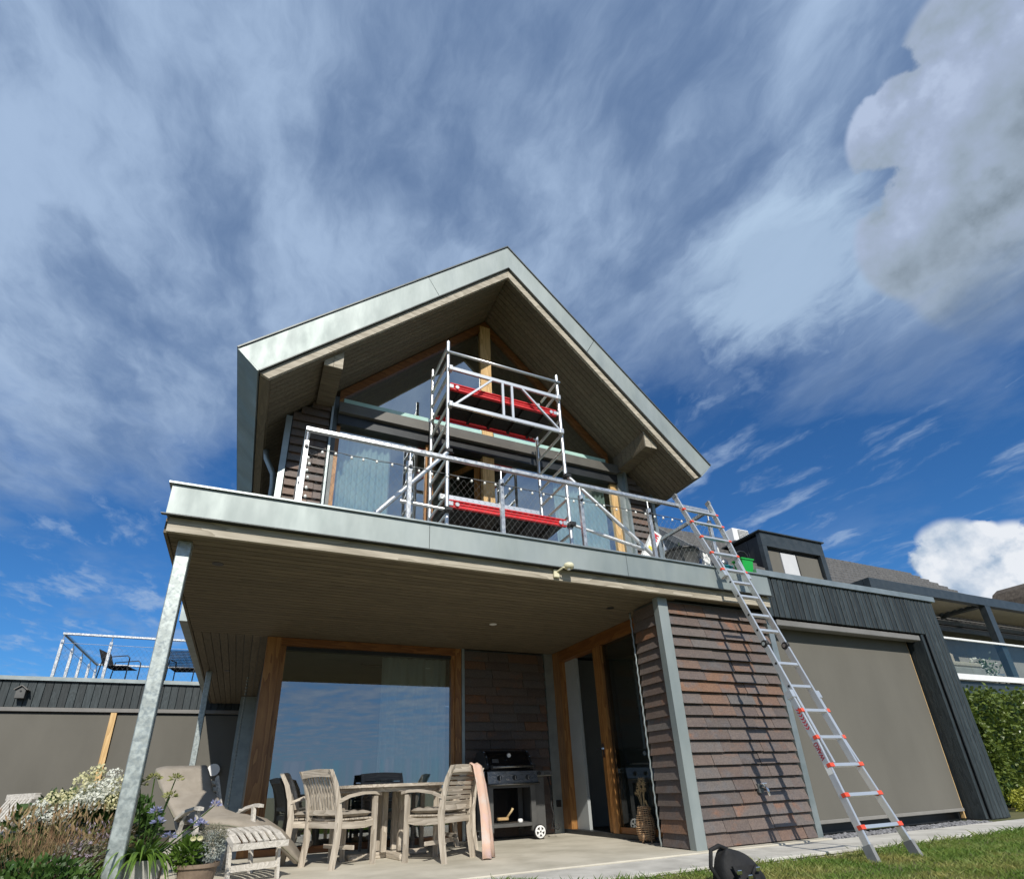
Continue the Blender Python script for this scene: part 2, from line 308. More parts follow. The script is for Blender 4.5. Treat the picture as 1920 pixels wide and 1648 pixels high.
# ------------------------------------------------------------------ mesh helpers
class MB:
    def __init__(s): s.v = []; s.f = []
    def add(s, vs, fs):
        k = len(s.v); s.v += [tuple(p) for p in vs]; s.f += [tuple(i + k for i in f) for f in fs]; return s
    def box(s, x0, x1, y0, y1, z0, z1):
        return s.add([(x0, y0, z0), (x1, y0, z0), (x1, y1, z0), (x0, y1, z0), (x0, y0, z1), (x1, y0, z1), (x1, y1, z1), (x0, y1, z1)],
                     [(0, 3, 2, 1), (4, 5, 6, 7), (0, 1, 5, 4), (1, 2, 6, 5), (2, 3, 7, 6), (3, 0, 4, 7)])
    def bbox(s, x0, x1, y0, y1, z0, z1, b=.006):
        """box with chamfered edges"""
        bm = bmesh.new(); bmesh.ops.create_cube(bm, size=1)
        for v in bm.verts: v.co = Vector(((x0 + x1) / 2 + v.co.x * (x1 - x0), (y0 + y1) / 2 + v.co.y * (y1 - y0), (z0 + z1) / 2 + v.co.z * (z1 - z0)))
        bmesh.ops.bevel(bm, geom=bm.edges[:], offset=b, segments=1, affect='EDGES')
        bm.verts.index_update(); s.add([v.co.copy() for v in bm.verts], [[v.index for v in f.verts] for f in bm.faces]); bm.free(); return s
    def bar(s, p0, p1, w, h, upv=(0, 0, 1)):
        """rectangular bar from p0 to p1, w across, h along upv"""
        p0, p1 = Vector(p0), Vector(p1); d = (p1 - p0).normalized(); u = Vector(upv)
        a = d.cross(u)
        if a.length < 1e-4: a = d.cross(Vector((0, 1, 0)))
        a.normalize(); b = a.cross(d).normalized()
        c = [(-1, -1), (1, -1), (1, 1), (-1, 1)]
        vs = [p + a * (i * w / 2) + b * (j * h / 2) for p in (p0, p1) for i, j in c]
        return s.add(vs, [(0, 1, 2, 3), (7, 6, 5, 4), (0, 4, 5, 1), (1, 5, 6, 2), (2, 6, 7, 3), (3, 7, 4, 0)])
    def tube(s, pts, r, n=8, cap=True):
        pts = [Vector(p) for p in pts]; rs = r if isinstance(r, (list, tuple)) else [r] * len(pts)
        k = len(s.v); prev = None
        for i, p in enumerate(pts):
            d = (pts[min(i + 1, len(pts) - 1)] - pts[max(i - 1, 0)]).normalized()
            if prev is None:
                a = d.orthogonal().normalized()
            else:
                a = prev - d * prev.dot(d); a = a.normalized() if a.length > 1e-6 else d.orthogonal().normalized()
            prev = a; b = d.cross(a)
            for j in range(n):
                t = 2 * math.pi * j / n; s.v.append(tuple(p + (a * math.cos(t) + b * math.sin(t)) * rs[i]))
        for i in range(len(pts) - 1):
            for j in range(n):
                s.f.append((k + i * n + j, k + i * n + (j + 1) % n, k + (i + 1) * n + (j + 1) % n, k + (i + 1) * n + j))
        if cap:
            s.f.append(tuple(k + j for j in reversed(range(n)))); s.f.append(tuple(k + (len(pts) - 1) * n + j for j in range(n)))
        return s
    def prism(s, poly, axis, a0, a1):
        """polygon (list of 2-D points) extruded along axis; for 'y' the points are (x, z), for 'x' (y, z), for 'z' (x, y)"""
        f = {'y': lambda p, t: (p[0], t, p[1]), 'x': lambda p, t: (t, p[0], p[1]), 'z': lambda p, t: (p[0], p[1], t)}[axis]
        n = len(poly); vs = [f(p, a0) for p in poly] + [f(p, a1) for p in poly]
        return s.add(vs, [tuple(range(n)), tuple(reversed(range(n, 2 * n)))] + [(i, i + n, (i + 1) % n + n, (i + 1) % n) for i in range(n)])
    def lathe(s, prof, c=(0, 0, 0), n=20, axis='z', cap=True):
        k = len(s.v); c = Vector(c)
        for r, h in prof:
            for j in range(n):
                t = 2 * math.pi * j / n; x, y = r * math.cos(t), r * math.sin(t)
                s.v.append(tuple(c + Vector({'z': (x, y, h), 'y': (x, h, y), 'x': (h, x, y)}[axis])))
        for i in range(len(prof) - 1):
            for j in range(n): s.f.append((k + i * n + j, k + i * n + (j + 1) % n, k + (i + 1) * n + (j + 1) % n, k + (i + 1) * n + j))
        if cap: s.f.append(tuple(k + j for j in range(n))); s.f.append(tuple(k + (len(prof) - 1) * n + j for j in range(n)))
        return s
    def ico(s, c, r, sub=1):
        bm = bmesh.new(); bmesh.ops.create_icosphere(bm, subdivisions=sub, radius=1)
        rr = r if isinstance(r, (tuple, list)) else (r, r, r)
        bm.verts.index_update(); s.add([(c[0] + v.co.x * rr[0], c[1] + v.co.y * rr[1], c[2] + v.co.z * rr[2]) for v in bm.verts], [[v.index for v in f.verts] for f in bm.faces]); bm.free(); return s
    def mesh(s, name, mat, smooth=False, fix=True):
        me = bpy.data.meshes.new(name); me.from_pydata(s.v, [], s.f); me.update()
        if fix and len(s.f) < 60000:
            bm = bmesh.new(); bm.from_mesh(me); bmesh.ops.recalc_face_normals(bm, faces=bm.faces); bm.to_mesh(me); bm.free()
        me.materials.append(M[mat] if isinstance(mat, str) else mat)
        if smooth: me.polygons.foreach_set('use_smooth', [True] * len(me.polygons))
        return me
    def build(s, name, mat, parent=None, smooth=False, fix=True, label=None, kind=None):
        o = link(name, s.mesh(name, mat, smooth, fix), parent)
        if label: o['label'] = label
        if kind: o['kind'] = kind
        return o
WROOT = {}
def link(name, me, parent=None):
    o = bpy.data.objects.new(name, me); COL.objects.link(o)
    if parent is not None:
        o.parent = parent
        if parent.name in WROOT: o.matrix_parent_inverse = Matrix.Translation(-Vector(WROOT[parent.name]))
    return o
def tag(o, label, cat, group=None, kind=None):
    if label: o['label'] = label
    if cat: o['category'] = cat
    if group: o['group'] = group
    if kind: o['kind'] = kind
    return o
def thing(name, label, cat, loc=(0, 0, 0), rotz=0.0, group=None, world=True):
    """Empty at the thing's base. world=True: its parts are given in scene coordinates."""
    o = bpy.data.objects.new(name, None); COL.objects.link(o); o.location = loc; o.rotation_euler = (0, 0, rotz)
    o.empty_display_size = .2
    if world: WROOT[o.name] = loc
    return tag(o, label, cat, group)
def structure(name, mb, mat, **k):
    o = mb.build(name, mat, **k); o['kind'] = 'structure'; return o
def smooth_by_angle(o, ang=40):
    me = o.data; me.polygons.foreach_set('use_smooth', [True] * len(me.polygons))
    try: me.set_sharp_from_angle(angle=R(ang))
    except Exception: pass
    return o
def quads(vs, name, mat, parent=None, kind=None, per=4):
    """one mesh from an array (n, per, 3) of loose faces"""
    vs = np.asarray(vs, dtype=np.float32); n = len(vs); me = bpy.data.meshes.new(name)
    me.vertices.add(n * per); me.vertices.foreach_set('co', vs.reshape(-1)); me.loops.add(n * per); me.loops.foreach_set('vertex_index', np.arange(n * per, dtype=np.int32))
    me.polygons.add(n); me.polygons.foreach_set('loop_start', np.arange(0, n * per, per, dtype=np.int32)); me.polygons.foreach_set('loop_total', np.full(n, per, dtype=np.int32))
    me.update(); me.materials.append(M[mat]); o = link(name, me, parent)
    if kind: o['kind'] = kind
    return o
def unit(a): return a / np.maximum(np.linalg.norm(a, axis=-1, keepdims=True), 1e-9)
def leaves(c, l, w, dirs=None, nrm=None):
    """diamond leaves at c: length l, width w"""
    n = len(c); dirs = unit(rng.normal(size=(n, 3))) if dirs is None else unit(dirs)
    nrm = rng.normal(size=(n, 3)) if nrm is None else nrm
    side = unit(np.cross(dirs, nrm)); l = np.asarray(l).reshape(-1, 1) * np.ones((n, 1)); w = np.asarray(w).reshape(-1, 1) * np.ones((n, 1))
    return np.stack([c, c + dirs * l * .5 + side * w * .5, c + dirs * l, c + dirs * l * .5 - side * w * .5], 1)
def strap(base, dirv, length, width, droop, seg=5, lift=1.0):
    """arching strap leaf as quads"""
    out = []; p = np.array(base, float); d = np.array(dirv, float); d /= np.linalg.norm(d)
    side = np.cross(d, (0, 0, 1)); side = side / max(np.linalg.norm(side), 1e-6)
    prev = None
    for i in range(seg + 1):
        t = i / seg; wv = width * (1 - t ** 2.2) * .5 + .0006
        a, b = p - side * wv, p + side * wv
        if prev is not None: out.append([prev[0], prev[1], b, a])
        prev = (a, b); p = p + d * length / seg; d = d + np.array((0, 0, -droop / seg)); d /= np.linalg.norm(d)
    return out
def text_mesh(txt, size, mat, name='lettering', bold=0.0, ext=.0006):
    cu = bpy.data.curves.new('t', 'FONT'); cu.body = txt; cu.size = size; cu.extrude = ext; cu.offset = bold; cu.align_x = 'CENTER'; cu.align_y = 'CENTER'; cu.resolution_u = 4
    ob = bpy.data.objects.new('t', cu); COL.objects.link(ob); bpy.context.view_layer.update()
    me = bpy.data.meshes.new_from_object(ob.evaluated_get(bpy.context.evaluated_depsgraph_get()))
    bpy.data.objects.remove(ob); me.materials.clear(); me.materials.append(M[mat]); me.name = name; return me

# ================================================================== SETTING
lawn = structure('lawn', MB().box(-400, 400, -400, 400, -.30, -.055), 'lawn_base')
terrace = structure('terrace', MB().bbox(-.95, 6.3, 4.93, 15.0, -.2, 0.0, .008), 'terrace_concrete')
soil = structure('flower_bed', MB().box(-9, -.97, 4.6, 14.9, -.2, .02), 'soil')
path = structure('path', MB().box(.9, 16.0, 4.26, 4.925, -.2, -.035), 'path_concrete')
xs = [.9, 1.9, 2.9, 3.9, 4.9, 5.9, 6.9, 7.9, 8.9, 9.9, 10.9, 12.9]
for a, b in zip(xs[:-1], xs[1:]):
    MB().bbox(a + .003, b - .003, 4.245, 4.922, -.04, -.012 - random.random() * .003, .004).build('paving_slab', 'path_concrete', path)
# gravel along the foot of the annex
n = 1500; gx = rng.uniform(6.32, 9.55, n); gy = rng.uniform(4.93, 5.2, n); gs = rng.uniform(.012, .026, n)
ico = MB().ico((0, 0, 0), 1, 1); iv = np.array(ico.v); gm = MB()
for i in range(n):
    sc = gs[i] * np.array([rng.uniform(.8, 1.3), rng.uniform(.8, 1.3), rng.uniform(.5, .8)])
    gm.add(iv * sc + np.array([gx[i], gy[i], -.02 + rng.uniform(0, .018)]), ico.f)
structure('gravel_bed', MB().box(6.325, 9.555, 4.925, 5.24, -.2, -.02), 'gravel')
g = gm.build('gravel', 'gravel', fix=False); tag(g, 'grey gravel strip under the blind of the dark annex', 'gravel', kind='stuff')
# lawn grass (only what the camera's side of the garden shows)
def grass():
    n = 95000
    x = rng.uniform(.2, 13.5, n); y = rng.uniform(2.0, 4.25, n)
    keep = (y < 4.235 + .02 * np.sin(x * 9) + .012 * np.sin(x * 31)); x, y = x[keep], y[keep]; n = len(x)
    h = rng.uniform(.020, .050, n) * (1 + .35 * np.sin(x * 2.1 + y * 3) * np.sin(y * 4.7 - x))
    edge = np.clip((y - 4.14) / .1, 0, 1); h *= 1 + .7 * edge
    a = rng.uniform(0, 2 * np.pi, n); wd = rng.uniform(.0018, .0035, n); lean = rng.normal(0, .55, (n, 2)) * h[:, None]
    b = np.stack([x, y, np.full(n, -.056)], 1); s = np.stack([np.cos(a), np.sin(a), 0 * a], 1) * wd[:, None]
    t = b + np.concatenate([lean, h[:, None]], 1); m = b + np.concatenate([lean * .35, h[:, None] * .55], 1)
    return np.stack([b - s, b + s, m + s * .8, t], 1)
gq = grass()
cl = []                                                     # taller tufts where the path ends
for i in range(9000):
    x = rng.normal(1.9, .34); y = 4.2 + rng.normal(0, .13) - .12 * abs(x - 1.9)
    h = rng.uniform(.05, .11) * math.exp(-((x - 1.9) / .55) ** 2); a = rng.uniform(0, 6.28); wd = .003
    b = np.array([x, y, -.05]); s = np.array([math.cos(a), math.sin(a), 0]) * wd; le = rng.normal(0, .4, 2) * h
    cl.append([b - s, b + s, b + np.array([le[0] * .3, le[1] * .3, h * .55]) + s * .8, b + np.array([le[0], le[1], h])])
go = quads(np.concatenate([gq, np.array(cl)]), 'grass', 'grass_blade', kind='stuff'); tag(go, 'short green lawn grass with yellowed patches in front of the house', 'grass')

# ================================================================== HOUSE
house = thing('house', 'gabled house with dark clay tile cladding, zinc edged roof and large balcony', 'house', (3.1, 8, 0))
SL = .977; XR = 3.03
sof = lambda x: 8.649 - SL * abs(x - XR)
# --- walls behind the cladding
wl = MB()
wl.box(4.50, 6.28, 5.14, 5.30, 0, 2.735); wl.box(4.475, 4.60, 5.32, 5.60, 0, 2.735)          # tiled box: front, side
wl.box(6.20, 6.30, 5.31, 15, 0, 2.735)
wl.box(3.0, 4.66, 8.31, 8.45, 0, 2.735)                                                      # tiled rear panel
wl.box(.12, .25, 8.46, 15, 0, 2.735); wl.box(.26, 6.19, 14.85, 15, 0, 2.735)
wall = wl.build('wall', 'zinc_dark', house)
fl = MB().box(.26, 6.19, 8.46, 14.84, .004, .02); fl.box(4.85, 6.19, 5.61, 8.45, .004, .02)
fl.build('interior_floor', 'room_floor', house)
iw = MB().box(.27, 6.18, 14.70, 14.84, .03, 2.73); iw.box(.26, .30, 8.5, 14.69, .03, 2.73); iw.box(6.1, 6.18, 5.62, 14.69, .03, 2.73)
iw.box(4.9, 6.09, 8.47, 8.55, .03, 2.73)
iw.build('interior_wall', 'room_wall', house)
MB().box(.30, 4.64, 8.47, 14.6, 2.66, 2.73).build('interior_ceiling', 'white_paint', house)
tr = MB().box(1.6, 2.9, 9.3, 9.33, 2.6, 2.63).build('track_light', 'black_metal', house); MB().lathe([(.03, 0), (.03, .11)], (2.0, 9.315, 2.48), 10).build('spot', 'black_metal', tr)
# upper floor
uw = MB(); uw.box(-.085, .49, 6.99, 7.12, 3.1, 5.55); uw.box(5.74, 6.28, 6.99, 7.12, 3.1, 5.6)
uw.prism([(-.085, 5.56), (.49, 5.56), (.49, 6.13), (-.085, 5.57)], 'y', 6.99, 7.12); uw.prism([(5.74, 5.61), (6.28, 5.61), (5.74, 6.0)], 'y', 6.99, 7.12)
uw.box(-.08, .06, 7.13, 15.2, 3.1, 5.6); uw.box(6.15, 6.27, 7.13, 15.2, 3.1, 5.6); uw.box(.07, 6.14, 15.0, 15.2, 3.1, 5.6)
uw.prism([(.07, 5.61), (6.14, 5.61), (XR, 8.6)], 'y', 15.0, 15.2)
uw.build('upper_wall', 'zinc_dark', house)
ui = MB().box(.08, 6.13, 11.4, 11.5, 3.13, 6.0); ui.prism([(.4, 6.01), (5.7, 6.01), (XR, 8.58)], 'y', 11.4, 11.5); ui.build('upper_room_wall', 'room_wall', house)

# --- roof
def slope_poly(x0, x1, d0, d1):   # strip of the left slope between x0 (ridge side) and x1, vertical offsets d below the top line
    t = lambda x: 9.352 - .979 * (XR - x)
    return [(x0, t(x0) - d0), (x1, t(x1) - d0), (x1, t(x1) - d1), (x0, t(x0) - d1)]
roof = MB()
for s in (-1, 1):
    X = lambda p: (XR + s * (XR - p[0]), p[1])
    roof.prism([X(p) for p in [(XR, 9.34), (-.712, 5.682), (-.458, 5.428), (XR, 8.852)]], 'y', 5.935, 15.6)
roof = roof.build('roof', 'anthracite', house)
for s, joint in ((-1, 1.62), (1, 1.42)):
    X = lambda p: (XR + s * (XR - p[0]), p[1])
    top = lambda x: 9.352 - .979 * (XR - x); lowz = lambda x: 8.845 - .979 * (XR - x)
    pieces = [[(XR, 9.345), (joint + .004, top(joint) - .007), (joint + .185, lowz(joint + .185)), (XR, 8.845)],
              [(joint - .004, top(joint) - .007), (-.722, 5.672), (-.462, 5.418), (joint + .177, lowz(joint + .177))]]
    for k, pc in enumerate(pieces):
        MB().prism([X(p) for p in pc], 'y', 5.905 - .002 * k, 5.932).build('zinc_panel', 'zinc', roof)
    MB().prism([X(p) for p in [(XR, 9.375), (-.745, 5.683), (-.733, 5.668), (XR, 9.349)]], 'y', 5.885, 15.6).build('edge_trim', 'zinc_dark', roof)
    MB().prism([X(p) for p in [(XR, 8.842), (-.462, 5.414), (-.452, 5.404), (XR, 8.826)]], 'y', 5.89, 5.96).build('drip_edge', 'zinc_dark', roof)
    MB().prism([X(p) for p in [(-.735, 5.66), (-.722, 5.672), (-.462, 5.412), (-.476, 5.40)]], 'y', 5.90, 15.6).build('eave_panel', 'zinc', roof)
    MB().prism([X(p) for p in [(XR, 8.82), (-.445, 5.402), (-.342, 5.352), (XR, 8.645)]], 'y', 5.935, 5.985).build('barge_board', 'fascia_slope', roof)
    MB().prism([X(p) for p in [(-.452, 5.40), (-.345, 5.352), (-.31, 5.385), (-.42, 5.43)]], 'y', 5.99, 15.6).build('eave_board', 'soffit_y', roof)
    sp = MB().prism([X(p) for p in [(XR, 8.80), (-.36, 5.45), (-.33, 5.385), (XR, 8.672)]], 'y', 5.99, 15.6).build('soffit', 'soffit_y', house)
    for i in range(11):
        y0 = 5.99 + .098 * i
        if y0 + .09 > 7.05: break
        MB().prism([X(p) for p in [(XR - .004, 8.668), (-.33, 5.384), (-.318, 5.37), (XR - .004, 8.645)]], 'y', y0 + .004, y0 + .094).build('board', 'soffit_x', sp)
    for i in range(26):                                                    # eave strip beside the house
        y0 = 7.06 + .098 * i
        MB().prism([X(p) for p in [(-.02, 5.69), (-.33, 5.384), (-.318, 5.37), (-.02, 5.665)]], 'y', y0 + .004, y0 + .094).build('board', 'soffit_x', sp)
    # purlin end under the verge
    xa, xb = (.275, .515) if s < 0 else (5.55, 5.79)
    pu = MB().prism([(xa + .012, 5.90), (xb - .012, 5.90), (xb - .012, sof(xb - .012) - .02), (xa + .012, sof(xa + .012) - .02)], 'y', 6.075, 6.98).build('purlin', 'soffit_y', house)
    xm = (xa + xb) / 2
    MB().prism([(xa, 5.88), (xm - .002, 5.88), (xm - .002, sof(xm - .002) - .01), (xa, sof(xa) - .01)], 'y', 6.05, 6.072).build('board', 'fascia_wood', pu)
    MB().prism([(xm + .002, 5.88), (xb, 5.88), (xb, sof(xb) - .01), (xm + .002, sof(xm + .002) - .01)], 'y', 6.05, 6.072).build('board', 'fascia_wood', pu)
    for i in range(7):
        MB().box(xa, xb, 6.076 + .128 * i, 6.20 + .128 * i, 5.876, 5.897).build('board', 'soffit_x', pu)
    for xx in (xa, xb):
        for i in range(7):
            y0 = 6.076 + .128 * i
            MB().prism([(xx - .002, 5.902), (xx + .010, 5.902), (xx + .010, sof(xx + .010) - .01), (xx - .002, sof(xx - .002) - .01)] if xx == xa else [(xx - .010, 5.902), (xx + .002, 5.902), (xx + .002, sof(xx + .002) - .01), (xx - .010, sof(xx - .010) - .01)], 'y', y0 + .002, y0 + .124).build('board', 'soffit_x', pu)

# --- clay tiles
def tile_mesh(wd, hh=.160, proud=.064, th=.026):
    """a tile hanging with its foot proud of the wall, x across, -y outwards, foot at z=0"""
    b = MB(); y0, y1 = -proud, -.012
    b.add([(0, y0, 0), (wd, y0, 0), (wd, y0 + th, .004), (0, y0 + th, .004), (0, y1, hh), (wd, y1, hh), (wd, y1 + .010, hh), (0, y1 + .010, hh)],
          [(0, 3, 2, 1), (4, 5, 6, 7), (0, 1, 5, 4), (1, 2, 6, 5), (2, 3, 7, 6), (3, 0, 4, 7)])
    return b.mesh('tile', 'clay_tile')
TC = {}
def tile_row(parent, x0, x1, z, y, widths, rot=0.0, proud=.064):
    """lay tiles from x0 to x1; rot turns the row about z at origin"""
    x = x0
    while x < x1 - .02:
        wdt = random.choice(widths)
        if x1 - x - wdt < .10: wdt = x1 - x
        k = (round(wdt, 2), proud)
        if k not in TC: TC[k] = tile_mesh(k[0] - .006, proud=proud)
        o = bpy.data.objects.new('tile', TC[k]); COL.objects.link(o); o.parent = parent
        jz = random.uniform(-.003, .003); jy = random.uniform(-.004, .003); ja = random.uniform(-.006, .006)
        if rot == 0: o.location = (x, y + jy, z + jz)
        else: o.location = (y - jy * 0 + jy, x1 - (x - x0), z + jz)          # wall facing -X
        o.rotation_euler = (random.uniform(-.02, .02), ja, rot + random.uniform(-.006, .006))
        x += wdt
CH = .1334
tw = MB().box(4.535, 6.225, 5.115, 5.138, .01, 2.73).build('tile_wall', 'zinc_dark', house, label='sunlit dark clay tile front of the ground floor box')
for r in range(20):
    tile_row(tw, 4.55, 6.22, .012 + CH * r, 5.115, (.36, .42, .48, .55, .30, .62))
tws = MB().box(4.445, 4.470, 5.13, 5.59, .01, 2.73).build('tile_wall', 'zinc_dark', house, label='narrow clay tile return beside the glass door')
for r in range(20):
    tile_row(tws, 5.135, 5.585, .012 + CH * r, 4.445, (.45,), R(-90), .050)
twb = MB().box(3.045, 4.49, 8.285, 8.305, .01, 2.73).build('tile_wall', 'zinc_dark', house, label='shaded clay tile panel behind the barbecue')
for r in range(20):
    tile_row(twb, 3.05, 4.485, .012 + CH * r, 8.285, (.36, .48, .42, .55))
twl = MB().box(0, .495, 6.965, 6.985, 3.1, 5.6).build('tile_wall', 'zinc_dark', house, label='clay tile strip left of the upper windows')
for r in range(23):
    z = 3.12 + CH * r
    x0 = 0.0 if sof(0) > z + .13 else XR - (8.649 - z - .13) / SL
    if x0 < .40: tile_row(twl, x0, .49, z, 6.965, (.25, .32, .49, .38))
twr = MB().box(5.745, 6.215, 6.965, 6.985, 3.1, 5.6).build('tile_wall', 'zinc_dark', house, label='clay tile strip right of the upper windows')
for r in range(22):
    z = 3.12 + CH * r
    x1 = 6.215 if sof(6.215) > z + .13 else XR + (8.649 - z - .13) / SL
    if x1 > 5.88: tile_row(twr, 5.745, x1, z, 6.965, (.25, .32, .47, .38))
# zinc corner strips
ct = MB(); ct.box(4.385, 4.475, 5.035, 5.128, 0, 2.735); ct.box(4.475, 4.53, 5.035, 5.05, 0, 2.735)
ct.build('corner_trim', 'zinc', house)
MB().box(6.225, 6.32, 5.06, 5.135, 0, 2.735).build('corner_trim', 'zinc_trim', house)
MB().box(4.50, 4.67, 8.24, 8.30, 0, 2.735).build('corner_trim', 'zinc_trim', house); MB().box(3.0, 3.045, 8.23, 8.30, 0, 2.735).build('corner_trim', 'zinc_trim', house)
for x0, x1, z1 in ((-.09, -.012, 5.55), (.500, .530, 6.12), (5.69, 5.735, 6.02), (6.222, 6.29, 5.50)):
    MB().box(x0, x1, 6.885, 6.985, 3.1, z1).build('corner_trim', 'zinc_trim', house)
MB().box(.531, .60, 6.99, 7.02, 3.1, 6.15).build('corner_trim', 'zinc_dark', house); MB().box(5.56, 5.689, 6.95, 7.0, 3.1, 6.05).build('corner_trim', 'zinc_trim', house)
# scalloped edge bead along the tile return
bead = [(4.400 - .006 + .005 * math.sin(i * 1.55), 5.612, i * .03) for i in range(91)]
MB().tube(bead, .011, 6).build('edge_bead', 'zinc_trim', house, smooth=True)
# rainwater pipe under the eave
MB().tube([(-.30, 7.6, 5.35), (-.28, 7.6, 5.22), (-.16, 7.6, 4.98), (-.14, 7.6, 4.8), (-.14, 7.6, 3.15)], .04, 12).build('downpipe', 'zinc_trim', house, smooth=True)

# --- balcony slab, fascia and soffit
balc = MB().box(-.84, 6.18, 4.96, 7.12, 2.78, 3.10); balc.box(-.84, .0, 7.13, 15.0, 2.78, 3.10); balc.box(.01, 6.18, 7.13, 15.0, 2.78, 3.09)
balc = balc.build('balcony', 'grey_felt', house)
for x0, x1 in ((-.868, 1.425), (1.431, 3.86), (3.866, 6.20)):
    MB().box(x0, x1, 4.862, 4.885, 2.885, 3.158).build('zinc_panel', 'zinc', balc)
MB().box(-.868, -.845, 4.886, 15.0, 2.885, 3.158).build('zinc_panel', 'zinc', balc)
MB().box(6.181, 6.20, 4.886, 4.95, 2.885, 3.158).build('zinc_panel', 'zinc', balc)
cp = MB().box(-.895, 6.225, 4.838, 4.985, 3.160, 3.178); cp.box(-.895, -.76, 4.986, 15, 3.160, 3.178); cp.build('parapet_cap', 'zinc_trim', balc)
dr = MB().add([(-.90, 4.83, 2.868), (6.21, 4.83, 2.868), (6.21, 4.895, 2.884), (-.90, 4.895, 2.884), (-.90, 4.83, 2.862), (6.21, 4.83, 2.862), (6.21, 4.895, 2.872), (-.90, 4.895, 2.872)], [(0, 1, 2, 3), (7, 6, 5, 4), (0, 4, 5, 1), (1, 5, 6, 2), (2, 6, 7, 3), (3, 7, 4, 0)])
dr.build('drip_edge', 'zinc_dark', balc)
for x0, x1 in ((-.845, 2.878), (2.881, 5.36), (5.363, 6.185)):
    MB().box(x0, x1, 4.905, 4.945, 2.735, 2.866).build('fascia_board', 'fascia_wood', balc)
MB().box(-.868, -.842, 4.947, 15, 2.735, 2.87).build('fascia_board', 'soffit_y', balc)
# wider zinc-edged slab further back on the left
MB().box(-1.03, -.872, 8.3, 15.0, 2.885, 3.157).build('zinc_panel', 'zinc_trim', balc, label='zinc box gutter beside the balcony')
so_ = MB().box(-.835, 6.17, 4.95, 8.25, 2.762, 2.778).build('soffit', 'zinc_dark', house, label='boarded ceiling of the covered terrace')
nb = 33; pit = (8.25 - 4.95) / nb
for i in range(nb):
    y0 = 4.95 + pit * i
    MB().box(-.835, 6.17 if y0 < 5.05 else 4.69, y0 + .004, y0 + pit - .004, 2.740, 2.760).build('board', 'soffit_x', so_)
so2 = MB().box(-.835, .12, 8.26, 15.0, 2.762, 2.778).build('soffit', 'zinc_dark', house, label='boarded overhang along the left side')
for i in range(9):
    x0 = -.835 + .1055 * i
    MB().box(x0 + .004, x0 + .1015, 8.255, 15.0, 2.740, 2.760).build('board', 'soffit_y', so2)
for x, y, lit in ((-.47, 5.57, 0), (4.10, 5.62, 0), (2.93, 6.77, 1), (-.45, 10.9, 0)):
    d = MB().lathe([(.052, 2.7385), (.052, 2.7365), (.042, 2.7355)], (x, y, 0), 20).build('downlight', 'bright_white' if lit else 'black_metal', house)
for x0, x1, y0, y1 in ((-.765, -.655, 5.08, 5.19), (-.775, -.685, 11.0, 11.09)):
    p = MB().bbox(x0, x1, y0, y1, 0, 2.738, .006).build('column', 'galvanised', house)
    MB().box(x0 - .04, x1 + .04, y0 - .04, y1 + .04, .001, .012).build('foot_plate', 'galvanised', p)
MB().box(-.20, .18, 13.8, 13.86, 0, 2.735).build('corner_trim', 'zinc_trim', house)

rc = MB()
for i in range(46): rc.lathe([(.010, 0), (.022, .028), (.018, .03)], (-.10, 11.2, .05 + .058 * i), 8)
rc.build('rain_chain', 'zinc_trim', house, kind='stuff')
# --- ground floor window facing the terrace
def rect_frame(name, mat_h, mat_v, parent, x0, x1, z0, z1, y0, y1, wl_, wr, wt, wb):
    f = MB().box(x0, x0 + wl_, y0, y1, z0, z1).build(name, mat_v, parent)
    MB().box(x1 - wr, x1, y0, y1, z0, z1).build('jamb', mat_v, f)
    MB().box(x0 + wl_, x1 - wr, y0, y1, z1 - wt, z1).build('head', mat_h, f)
    MB().box(x0 + wl_, x1 - wr, y0, y1, z0, z0 + wb).build('sill', mat_h, f)
    return f
wf = rect_frame('window', 'frame_x', 'frame_z', house, .10, 2.998, .0, 2.735, 8.25, 8.40, .19, .10, .11, .08)
for xa, xb in ((.29, .365), (2.84, 2.898)): MB().box(xa, xb, 8.285, 8.39, .08, 2.625).build('inner_frame', 'frame_z', wf)
MB().box(.366, 2.839, 8.30, 8.39, 2.57, 2.624).build('inner_head', 'black_metal', wf)
MB().box(.366, 2.839, 8.33, 8.345, .085, 2.568).build('pane', 'window_glass', wf)
# --- sliding door in the side of the recess (wall plane x = 4.69)
df = MB().box(4.66, 4.80, 8.0, 8.235, .06, 2.735).build('door', 'frame_z', house, label='timber framed glass door standing open')
MB().box(4.66, 4.82, 5.62, 7.998, 2.56, 2.735).build('head', 'frame_y', df); MB().box(4.66, 4.82, 5.62, 8.23, .0, .058).build('sill', 'black_metal', df)
MB().box(4.76, 4.81, 7.66, 7.995, .06, 2.555).build('white_reveal', 'white_paint', df)
MB().box(4.69, 4.76, 6.915, 7.03, .06, 2.555).build('leaf_stile', 'frame_z', df); MB().box(4.655, 4.80, 6.78, 6.905, .06, 2.555).build('jamb', 'frame_z', df)
hd = MB().box(4.668, 4.688, 6.95, 6.985, 1.0, 1.19); hd.bar((4.65, 6.967, 1.12), (4.65, 7.08, 1.12), .016, .02); hd.box(4.65, 4.668, 6.96, 6.975, 1.11, 1.13); hd.build('handle', 'chrome', df)
MB().box(4.70, 4.712, 5.70, 6.775, .14, 2.555).build('pane', 'door_glass', df); MB().box(4.68, 4.76, 5.62, 6.775, .06, .135).build('lower_rail', 'frame_y', df); MB().box(4.68, 4.76, 5.62, 5.70, .14, 2.555).build('rear_stile', 'black_metal', df)
